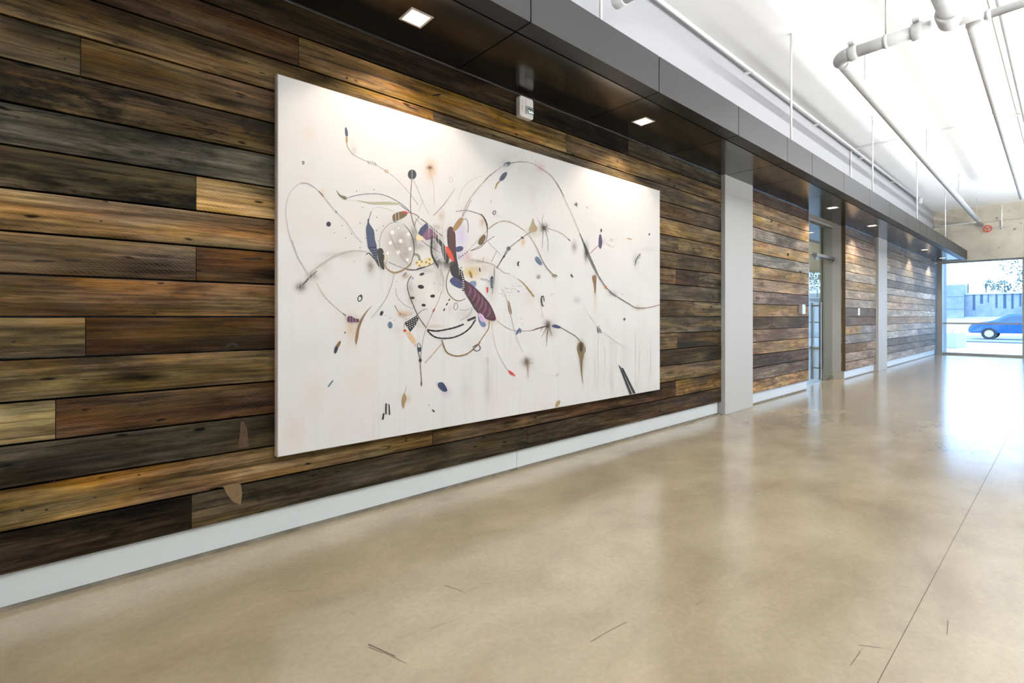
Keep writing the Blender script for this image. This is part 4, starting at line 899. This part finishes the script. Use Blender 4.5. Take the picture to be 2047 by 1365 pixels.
# --- right of the knot
Lp('ink_lines', 'C', (84, 76, 66), 5, [(960, 105), (1040, 92), (1110, 105), (1180, 130), (1230, 180), (1248, 260), (1235, 370), (1180, 430), (1095, 460)])
Lp('ink_lines', 'C', (44, 38, 32), 13, [(1186, 122), (1222, 170), (1245, 235), (1246, 300)], 2)
Pg('navy_leaves', 'C', (104, 78, 34), [(1163, 385), (1190, 328), (1222, 315), (1230, 345), (1205, 395), (1175, 406)])
Lp('ink_lines', 'C', (110, 98, 84), 5, [(1090, 462), (1170, 420), (1240, 375), (1310, 330)]); Lp('pencil_lines', 'C', (160, 146, 124), 4, [(1060, 470), (1180, 345), (1290, 230), (1370, 195), (1456, 192)])
Lp('pencil_lines', 'C', (150, 140, 128), 3, [(1245, 372), (1340, 468), (1370, 500)]); Lp('pencil_lines', 'C', (150, 128, 112), 4, [(1332, 462), (1280, 565)]); Lp('pencil_lines', 'C', (140, 132, 120), 4, [(1095, 540), (1200, 560), (1310, 590), (1400, 660), (1456, 668)])
Lp('pencil_lines', 'C', (170, 120, 90), 4, [(1212, 520), (1202, 566)], 0, False)
El('navy_leaves', 'C', (88, 94, 102), 1440, 440, 19, 20); Lp('ink_lines', 'C', (72, 68, 66), 6, [(1436, 458), (1400, 512), (1330, 622)]); El('ink_lines', 'C', BLK, 1398, 512, 9, 11)
Pg('navy_leaves', 'C', (46, 56, 76), [(1272, 715), (1296, 692), (1304, 780), (1280, 800)])
for k in range(4): Lp('navy_leaves', 'C', (150, 166, 186), 4, [(1274, 728 + k * 18), (1302, 722 + k * 18)], 0, False)
Pg('paint_marks', 'C', RED, [(1240, 792), (1255, 795), (1252, 838), (1242, 845), (1238, 815)]); Lp('pencil_lines', 'C', (150, 146, 142), 14, [(1310, 600), (1308, 700), (1290, 860)], 2)
Pg('pink_dotted_leaf', 'C', (226, 192, 226), [(1162, 1028), (1200, 1040), (1230, 1090), (1236, 1130), (1210, 1112), (1180, 1080)])
Pg('pink_dotted_leaf', 'C', (102, 126, 162), [(1164, 1055), (1185, 1098), (1230, 1120), (1232, 1146), (1200, 1150), (1170, 1105)])
for x, y in ((1180, 1045), (1192, 1058), (1185, 1070), (1205, 1072), (1200, 1088), (1216, 1092), (1212, 1108), (1224, 1110), (1170, 1032)): El('pink_dotted_leaf', 'C', BLK, x, y, 4, n=8)
Lp('ink_lines', 'C', (112, 98, 68), 7, [(905, 630), (880, 700), (875, 790), (900, 860), (950, 905), (1000, 915), (1048, 895)])
Lp('ink_lines', 'C', (152, 122, 78), 8, [(1265, 1100), (1255, 1170), (1210, 1240), (1160, 1310), (1110, 1358)])
for k in range(26): El('paint_dots', 'C', BLK, 985 + (k * 37) % 92, 510 - ((k * 37) % 92) * .5 + (k * 13) % 22, 4, n=6)
for x, y in ((1190, 715), (1205, 718), (1220, 722), (1240, 730), (1258, 740), (39, 557), (179, 643), (90, 210), (112, 66), (240, 157), (300, 234), (240, 275), (90, 433), (12, 304), (420, 742), (455, 1050), (1410, 800), (1425, 805), (1385, 815), (1370, 850)): El('paint_dots', 'C', BLK, x, y, 4, n=7)
for x, y0, y1 in ((713, 215, 335), (756, 240, 360), (836, 60, 620), (848, 150, 700), (802, 270, 480), (774, 250, 400), (866, 300, 560), (822, 420, 560), (345, 500, 620), (990, 560, 680)): Lp('white_drips', 'C', (240, 237, 232), 4.5, [(x, y0), (x + 1, (y0 + y1) / 2), (x, y1)], -1)
Lp('white_drips', 'C', (206, 216, 230), 10, [(778, 548), (805, 525), (830, 490)], 2); Lp('white_drips', 'C', (226, 222, 216), 9, [(800, 800), (845, 795), (830, 815)], 2)
Lp('pencil_lines', 'C', (180, 172, 162), 4, [(830, 620), (845, 720), (840, 790)]); Lp('pencil_lines', 'C', (176, 166, 156), 3, [(815, 600), (825, 700)])
Lp('pencil_lines', 'C', (150, 144, 138), 4, [(400, 670), (370, 790), (310, 920), (190, 1075)]); Lp('pencil_lines', 'C', (130, 124, 118), 3, [(410, 800), (430, 880), (500, 955), (575, 990)])
Lp('ink_lines', 'C', (116, 88, 60), 24, [(480, 690), (510, 655)], 2); Lp('pencil_lines', 'C', (186, 176, 166), 3, [(620, 100), (660, 10), (640, 0)])
Lp('pencil_lines', 'C', (150, 130, 112), 4, [(760, 135), (840, 55), (880, 0)])
# --- upper right
Lp('pencil_lines', 'B', (178, 160, 160), 6, [(90, 880), (130, 780), (200, 680), (280, 590), (340, 540), (400, 500), (470, 475), (560, 468), (620, 480), (690, 520), (760, 570), (800, 620), (830, 670), (860, 730)])
Lp('pencil_lines', 'B', (140, 112, 112), 8, [(250, 625), (290, 580), (350, 535)], 2); Lp('pencil_lines', 'B', (136, 112, 114), 7, [(795, 615), (830, 670), (862, 735)], 2); Lp('pencil_lines', 'B', (110, 96, 94), 8, [(455, 480), (500, 470), (580, 470)], -1)
El('paint_marks', 'B', (100, 106, 116), 430, 486, 28, 17, -25); El('paint_marks', 'B', (44, 42, 44), 440, 481, 17, 10, -30); El('paint_marks', 'B', (186, 196, 206), 422, 494, 12, 6, -30)
for x, a, b in ((648, 455, 500), (664, 480, 520), (680, 490, 545), (694, 495, 535), (710, 500, 530)): Lp('pencil_lines', 'B', (172, 128, 122), 5, [(x, a), (x, b)], 2)
Lp('pencil_lines', 'B', (186, 184, 182), 4, [(525, 465), (550, 430)], 0, False)
Pg('navy_leaves', 'B', (38, 50, 76), [(418, 546), (431, 556), (408, 600), (380, 614), (371, 600), (392, 562)]); Pg('navy_leaves', 'B', (152, 116, 62), [(378, 610), (358, 640), (342, 676), (337, 672), (350, 628)])
Rg('paint_marks', 'B', (40, 40, 42), 333, 853, 10, 15, 5, 25)
for q in ([(940, 796), (966, 784)], [(952, 772), (958, 800)], [(944, 782), (962, 804)]): Lp('paint_marks', 'B', (46, 36, 44), 5, q, 0, False)
Lp('paint_marks', 'B', (120, 116, 112), 4, [(1034, 806), (1038, 822)], 0, False); Lp('pencil_lines', 'B', (120, 112, 108), 3, [(306, 758), (308, 782)], 0, False)
Pg('paint_marks', 'B', (162, 142, 106), [(625, 896), (640, 940), (660, 972), (640, 1000), (598, 990), (610, 950)])
for q in ([(710, 968), (675, 930), (655, 888)], [(712, 965), (695, 920), (708, 862)], [(710, 968), (735, 945), (720, 930)], [(710, 968), (748, 975)], [(712, 970), (745, 1000)], [(710, 970), (730, 1020), (742, 1080), (740, 1140)], [(708, 970), (680, 1000)], [(706, 966), (676, 958)], [(712, 966), (740, 955)], [(706, 972), (698, 1010)], [(704, 972), (696, 1120)]): Lp('ink_lines', 'B', (64, 56, 52), 3.5, q, -1)
El('ink_lines', 'B', (48, 42, 40), 708, 966, 12, 10)
Lp('ink_lines', 'B', (86, 80, 74), 5, [(350, 1275), (410, 1170), (440, 1125), (540, 1045), (610, 1000)]); El('paint_marks', 'B', (112, 52, 46), 545, 1043, 13, 8, 30)
Lp('pencil_lines', 'B', (190, 168, 152), 4, [(745, 975), (800, 990), (860, 1020), (900, 1060)]); Lp('paint_marks', 'B', (66, 44, 44), 6, [(893, 1050), (907, 1067)], 0, False)
Lp('ink_lines', 'B', (140, 130, 106), 9, [(596, 1025), (650, 1110), (690, 1200), (730, 1270), (785, 1328)], 1); El('ink_lines', 'B', (134, 122, 98), 790, 1330, 21, 12, 10)
Pg('navy_leaves', 'B', (86, 106, 132), [(645, 1188), (665, 1190), (690, 1225), (690, 1250), (665, 1240), (645, 1215)])
Lp('paint_marks', 'B', (28, 26, 26), 9, [(521, 1224), (513, 1238), (515, 1256)]); Lp('paint_marks', 'B', (40, 36, 34), 7, [(911, 1321), (927, 1343)], 0, False)
Lp('ink_lines', 'B', (88, 85, 84), 15, [(980, 1010), (1010, 1080), (1040, 1150), (1060, 1200), (1090, 1260), (1135, 1360)], 2); Lp('ink_lines', 'B', (44, 42, 42), 16, [(1008, 1080), (1030, 1130), (1045, 1170)], 2)
Lp('ink_lines', 'B', (152, 62, 52), 4, [(1060, 1162), (1090, 1130), (1125, 1100)])
Pg('navy_leaves', 'B', (46, 46, 82), [(1128, 1025), (1143, 1024), (1150, 1080), (1140, 1126), (1124, 1096)]); El('navy_leaves', 'B', (40, 44, 70), 1143, 988, 6, 15)
Lp('pencil_lines', 'B', (204, 198, 188), 3, [(1180, 1080), (1238, 1116), (1248, 1098)]); Lp('paint_marks', 'B', (192, 152, 102), 9, [(1338, 1050), (1356, 1050), (1374, 1056)])
El('paint_dots', 'B', (44, 42, 50), 1507, 1017, 6, 9, 20); Lp('ink_lines', 'B', (72, 72, 70), 8, [(1398, 1256), (1408, 1212), (1428, 1176), (1440, 1162)], 2); Lp('pencil_lines', 'B', (120, 120, 118), 4, [(1412, 1200), (1432, 1196), (1440, 1165)])
Lp('pencil_lines', 'B', (168, 152, 132), 4, [(280, 985), (340, 940), (400, 915), (470, 930), (520, 960), (565, 990)]); Lp('pencil_lines', 'B', (190, 178, 168), 3, [(60, 760), (100, 660), (170, 600), (240, 575)])
Lp('pencil_lines', 'B', (206, 200, 194), 3, [(860, 730), (920, 860), (980, 1000)])
# --- lower left
Lp('pencil_lines', 'D', (184, 178, 180), 6, [(135, 0), (165, 90), (200, 155), (235, 210)]); Lp('pencil_lines', 'D', (186, 181, 176), 12, [(235, 215), (330, 140), (420, 88), (520, 66), (600, 72)], 2)
Lp('ink_lines', 'D', (104, 96, 90), 12, [(170, 300), (215, 262), (240, 235), (290, 190)], 2); Lp('pencil_lines', 'D', (186, 181, 176), 4, [(285, 265), (340, 350), (400, 410), (460, 460)]); Lp('ink_lines', 'D', (60, 50, 52), 5, [(452, 455), (470, 468)], 0, False)
for x in (175, 195, 240, 262): Lp('white_drips', 'D', (228, 222, 216), 5, [(x, 200), (x + 2, 320)], 2)
Pg('paint_marks', 'D', (92, 52, 82), [(480, 476), (500, 470), (525, 485), (550, 490), (545, 510), (520, 508), (482, 506)])
for x in (494, 512, 530): Lp('white_drips', 'D', (216, 196, 176), 4, [(x, 450), (x, 590)], 2)
Pg('ochre_stroke', 'D', (138, 108, 68), [(634, 402), (592, 458), (556, 540), (546, 600), (532, 650), (528, 600), (546, 522), (580, 458)])
Pg('paint_marks', 'D', (42, 40, 60), [(690, 438), (703, 443), (692, 468), (678, 462)], False); El('paint_dots', 'D', (70, 56, 40), 463, 573, 4, 6)
Pg('paint_marks', 'D', (122, 92, 52), [(428, 626), (438, 632), (422, 666), (404, 660)]); Pg('paint_marks', 'D', (40, 42, 66), [(403, 660), (421, 666), (408, 700), (396, 696)])
Pg('paint_marks', 'D', (90, 114, 136), [(384, 867), (392, 872), (363, 912), (354, 907)], False)
Lp('paint_marks', 'D', BLK, 8, [(717, 1080), (718, 1012), (736, 1018), (740, 1082)], 0, False); Lp('paint_marks', 'D', BLK, 9, [(704, 1073), (698, 1112)], 0, False)
Pg('paint_marks', 'D', (158, 136, 94), [(830, 950), (845, 980), (836, 1010), (826, 1045), (815, 1000)]); Lp('pencil_lines', 'D', (170, 160, 150), 2.5, [(832, 950), (845, 905)])
Lp('ink_lines', 'D', (70, 66, 66), 4, [(912, 664), (914, 645), (921, 640), (929, 648), (934, 664)]); Pg('ink_lines', 'D', (42, 50, 80), [(911, 664), (935, 664), (936, 690), (915, 692)], False)
Lp('ink_lines', 'D', (112, 102, 86), 5, [(917, 690), (930, 745), (932, 800), (938, 870), (938, 905)]); Lp('ink_lines', 'D', (120, 112, 98), 3.5, [(936, 690), (932, 745)]); El('ink_lines', 'D', (66, 40, 36), 930, 745, 10, 12); El('ink_lines', 'D', (104, 96, 70), 937, 888, 5, 18)
Pg('navy_leaves', 'D', (48, 62, 100), [(1040, 886), (1072, 884), (1098, 930), (1075, 938), (1046, 914)]); El('paint_dots', 'D', BLK, 985, 1022, 3, 4, n=7); Lp('paint_marks', 'D', BLK, 7, [(1005, 1050), (1019, 1065)], 0, False)
Lp('ink_lines', 'D', (182, 156, 116), 5, [(958, 762), (1010, 705), (1065, 640)]); Lp('ink_lines', 'D', (136, 108, 66), 8, [(1064, 618), (1085, 680), (1110, 705), (1160, 718), (1220, 705), (1270, 665), (1303, 630)])
Lp('ink_lines', 'D', (160, 124, 90), 5, [(772, 405), (800, 450), (840, 466), (868, 462)], -1); Lp('pencil_lines', 'D', (170, 164, 158), 2.5, [(840, 466), (842, 500), (830, 520)])
for k in range(16): El('paint_dots', 'D', (80, 64, 56), 700 + (k * 53) % 190, 450 + (k * 29) % 50, 2.2, n=6)
for x in (100, 135, 190, 205, 330, 420, 560, 640): Lp('faint_drips', 'D', (216, 202, 192), 3.5, [(x, 1060 + (x * 7) % 130), (x, 1230)], 2)
for x in (690, 735, 1075, 1045): Lp('faint_drips', 'D', (205, 200, 194), 5, [(x, 180 + (x * 5) % 60), (x - 2, 330)], 2)
# --- lower right
Lp('ink_lines', 'E', (116, 111, 110), 7, [(985, 100), (1020, 180), (1060, 250), (1120, 340), (1190, 400), (1280, 455), (1330, 485), (1400, 488)]); Lp('ink_lines', 'E', (156, 74, 64), 4.5, [(1398, 488), (1450, 478), (1508, 462)])
Lp('ink_lines', 'E', (70, 66, 66), 8, [(1140, 372), (1190, 405)], 2); El('paint_dots', 'E', (196, 120, 80), 1116, 338, 8, 12); El('paint_dots', 'E', (150, 160, 160), 1234, 389, 4, 5)
Pg('paint_marks', 'E', (132, 96, 50), [(1020, 258), (1046, 255), (1048, 300), (1040, 390), (1030, 310)])
Lp('paint_marks', 'E', BLK, 9, [(670, 406), (657, 404), (653, 430), (660, 466), (670, 474)]); Lp('paint_marks', 'E', BLK, 6, [(668, 406), (674, 440)])
Lp('ochre_stroke', 'E', (166, 132, 76), 11, [(483, 278), (520, 305), (560, 350), (600, 406)], 1); Lp('paint_marks', 'E', (40, 36, 34), 7, [(866, 244), (880, 266)], 0, False); El('paint_dots', 'E', (110, 132, 160), 488, 368, 9, 5, 15)
Lp('paint_marks', 'E', (28, 26, 26), 10, [(492, 154), (484, 168), (488, 186)]); El('paint_dots', 'E', (160, 150, 140), 634, 263, 12, 13)
for k in range(30): El('paint_dots', 'E', (60, 54, 50), 370 + (k * 41) % 110 + (k % 3) * 22, 390 - ((k * 41) % 110) * .8 + (k * 17) % 34, 2.3, n=6)
for x, y in ((223, 283), (236, 290), (250, 280), (262, 284), (276, 292), (516, 602), (510, 565), (720, 390), (734, 388)): El('paint_dots', 'E', BLK, x, y, 3, n=6)
Pg('paint_marks', 'E', (134, 98, 66), [(416, 432), (430, 470), (441, 524), (430, 532), (415, 490)]); Lp('pencil_lines', 'E', (196, 190, 182), 3, [(372, 350), (405, 420), (440, 560), (470, 680), (520, 800)])
Lp('ink_lines', 'E', (104, 62, 52), 8, [(580, 650), (640, 630), (722, 610)], 2)
for q in ([(700, 608), (660, 630), (645, 660)], [(702, 612), (694, 690), (690, 760)], [(705, 610), (730, 690)], [(702, 604), (690, 575)], [(704, 604), (712, 580)], [(700, 610), (650, 700)]): Lp('ink_lines', 'E', (70, 54, 44), 5, q, -1)
Pg('navy_leaves', 'E', (44, 60, 98), [(728, 612), (755, 605), (796, 626), (770, 633), (735, 623)]); Lp('ink_lines', 'E', (116, 106, 100), 5, [(795, 628), (850, 660), (900, 690), (940, 735)])
Pg('paint_marks', 'E', (120, 98, 62), [(916, 746), (935, 728), (960, 745), (972, 790), (952, 850), (946, 950), (955, 1040), (938, 950), (930, 850), (910, 790)])
El('paint_marks', 'E', (60, 48, 30), 938, 768, 14, 34); El('paint_dots', 'E', (38, 36, 36), 1250, 567, 7, 9)
for q in ([(1052, 620), (1061, 666)], [(1065, 614), (1068, 664)], [(1067, 640), (1077, 638), (1081, 668)]): Lp('paint_marks', 'E', (66, 64, 64), 4.5, q, 0, False)
Pg('black_bars', 'E', (30, 37, 37), [(1206, 893), (1222, 908), (1304, 1104), (1288, 1106)], False); Pg('black_bars', 'E', (30, 37, 37), [(1226, 916), (1240, 918), (1330, 1098), (1312, 1102)], False)
for q in ([(552, 890), (556, 985)], [(550, 870), (520, 850)], [(555, 880), (600, 885)], [(548, 866), (535, 830)]): Lp('ink_lines', 'E', (120, 100, 74), 4, q, -1)
Pg('paint_marks', 'E', (204, 52, 34), [(414, 933), (440, 945), (468, 974), (450, 970), (430, 962)]); Lp('pencil_lines', 'E', (204, 198, 190), 3, [(300, 600), (310, 700), (350, 830), (415, 935)])
Lp('pencil_lines', 'E', (170, 164, 158), 3.5, [(335, 575), (390, 620), (470, 650), (580, 650)]); Pg('navy_leaves', 'E', (84, 106, 144), [(490, 632), (503, 640), (485, 672), (470, 675)]); Lp('ink_lines', 'E', (50, 54, 66), 5, [(509, 640), (499, 668)], 0, False)
Lp('ink_lines', 'E', (48, 58, 84), 6, [(160, 770), (188, 750), (205, 752), (215, 772), (210, 788), (188, 798), (164, 782)], 0, False); Rg('pencil_lines', 'E', (192, 182, 180), 265, 862, 7, 20, 3)
Pg('paint_marks', 'E', (172, 144, 114), [(760, 1162), (785, 1150), (785, 1176), (766, 1200), (751, 1206)]); Lp('pencil_lines', 'E', (206, 200, 194), 2.5, [(570, 900), (640, 955), (720, 972), (765, 968)])
for x in (1040, 1062, 1110, 1150, 1168, 1190, 1330, 1360, 1440, 960, 900): Lp('faint_drips', 'E', (212, 210, 206), 4, [(x, 560 + (x * 3) % 260), (x, 1000 + (x % 90))], 2)
for x in (95, 150, 245, 270, 300, 330): Lp('faint_drips', 'E', (204, 202, 198), 5, [(x, 860 + (x * 3) % 90), (x, 1120 + (x % 70))], 2)
Lp('pencil_lines', 'E', (196, 190, 184), 3, [(650, 470), (660, 530), (680, 590)]); Lp('pencil_lines', 'E', (212, 206, 200), 2.5, [(950, 460), (1010, 560), (1100, 660), (1250, 770)])

# canvas: a gessoed sheet on stretcher bars; washes stored as pigment per vertex
NXc, NZc = 420, 232
cw, chh = PX1 - PX0, PZ1 - PZ0; yf = PYF + PF
me = bpy.data.meshes.new('canvas'); vv = []; ff = []
import numpy as np
gx, gz = np.meshgrid(np.linspace(0, 1, NXc + 1), np.linspace(0, 1, NZc + 1))
LXc = PX0 - PCX + gx * cw; LZc = PZ0 - PCZ + gz * chh
Xw, Zw = LXc + PCX, LZc + PCZ
zc = Xw * CS + DP * SN; pxg = CX + F * (Xw * SN - DP * CS) / zc; pyg = HY - F * (Zw - H) / zc
rs = np.random.RandomState(3)
def vnoise(n, m):
    a = rs.rand(n + 1, m + 1); fy, fx = gz * n, gx * m; iy = np.minimum(fy.astype(int), n - 1); ix = np.minimum(fx.astype(int), m - 1)
    ty, tx = fy - iy, fx - ix; ty = ty * ty * (3 - 2 * ty); tx = tx * tx * (3 - 2 * tx)
    return (a[iy, ix] * (1 - tx) + a[iy, ix + 1] * tx) * (1 - ty) + (a[iy + 1, ix] * (1 - tx) + a[iy + 1, ix + 1] * tx) * ty
n1 = vnoise(5, 9) * .5 + vnoise(11, 20) * .3 + vnoise(26, 46) * .2
colr = np.array(lin((196, 195, 195)))[None, None, :] * np.ones((NZc + 1, NXc + 1, 1))
warm = np.array(lin((196, 184, 178))); cool = np.array(lin((184, 184, 184)))
k1 = np.clip((n1 - .5) * 3, 0, 1)[..., None] * .45 * np.clip(1 - gx * 1.3, 0, 1)[..., None]; colr = colr * (1 - k1) + warm * k1
k2 = np.clip((.5 - n1) * 3, 0, 1)[..., None] * .4; colr = colr * (1 - k2) + cool * k2
dr = vnoise(3, 210)[..., None]; k3 = np.clip((dr - .62) * 2.2, 0, 1) * np.clip(.75 - gz, 0, 1)[..., None] * .45; colr = colr * (1 - k3) + np.array(lin((178, 175, 170))) * k3
n2 = vnoise(58, 104) * .6 + vnoise(110, 200) * .4
for c, a, x, y, rx, ry in SM:
    d2 = ((pxg - x) / rx) ** 2 + ((pyg - y) / ry) ** 2
    k = (a * np.exp(-d2 * 1.1) * (.62 + .76 * n2))[..., None]; k = np.clip(k, 0, 1); colr = colr * (1 - k) + np.array(c) * k
verts = np.stack([LXc, np.full_like(LXc, yf), LZc], -1).reshape(-1, 3)
idx = (np.arange(NZc)[:, None] * (NXc + 1) + np.arange(NXc)[None, :]).reshape(-1)
faces = np.stack([idx, idx + 1, idx + NXc + 2, idx + NXc + 1], -1)
nb = len(verts); base = [(PX0 - PCX, PZ0 - PCZ), (PX1 - PCX, PZ0 - PCZ), (PX1 - PCX, PZ1 - PCZ), (PX0 - PCX, PZ1 - PCZ)]
ev = []; ef = []
r_ = .004
for x, z in base: ev.append((x + (-r_ if x < 0 else r_), yf + .005, z + (-r_ if z < .5 else r_)))
for x, z in base: ev.append((x + (-r_ if x < 0 else r_), -.001, z + (-r_ if z < .5 else r_)))
c4 = [0, NXc, (NZc + 1) * (NXc + 1) - 1, NZc * (NXc + 1)]
for i in range(4):
    j = (i + 1) % 4; ef.append((nb + i, nb + j, c4[j], c4[i])); ef.append((nb + 4 + i, nb + 4 + j, nb + j, nb + i))
ef.append((nb + 7, nb + 6, nb + 5, nb + 4))
me.from_pydata(verts.tolist() + ev, [], faces.tolist() + ef)
at = me.color_attributes.new('pigment', 'FLOAT_COLOR', 'POINT')
cc = np.concatenate([colr.reshape(-1, 3), np.tile(np.array(lin((192, 182, 176))), (8, 1))]); cc = np.concatenate([cc, np.ones((len(cc), 1))], 1)
at.data.foreach_set('color', cc.astype(np.float32).ravel())
link('canvas', me, CANVAS, art)
for g, (v_, f_, c_) in GROUPS.items():
    if isinstance(g, tuple): g = g[0]
    me = bpy.data.meshes.new(g); me.from_pydata(v_, [], f_)
    at = me.color_attributes.new('pigment', 'FLOAT_COLOR', 'POINT')
    at.data.foreach_set('color', np.concatenate([np.array(c_), np.ones((len(c_), 1))], 1).astype(np.float32).ravel())
    o = link(g, me, PAINT, art)
    if g in ('pencil_lines', 'paint_dots', 'white_drips', 'faint_drips'): o['kind'] = 'stuff'
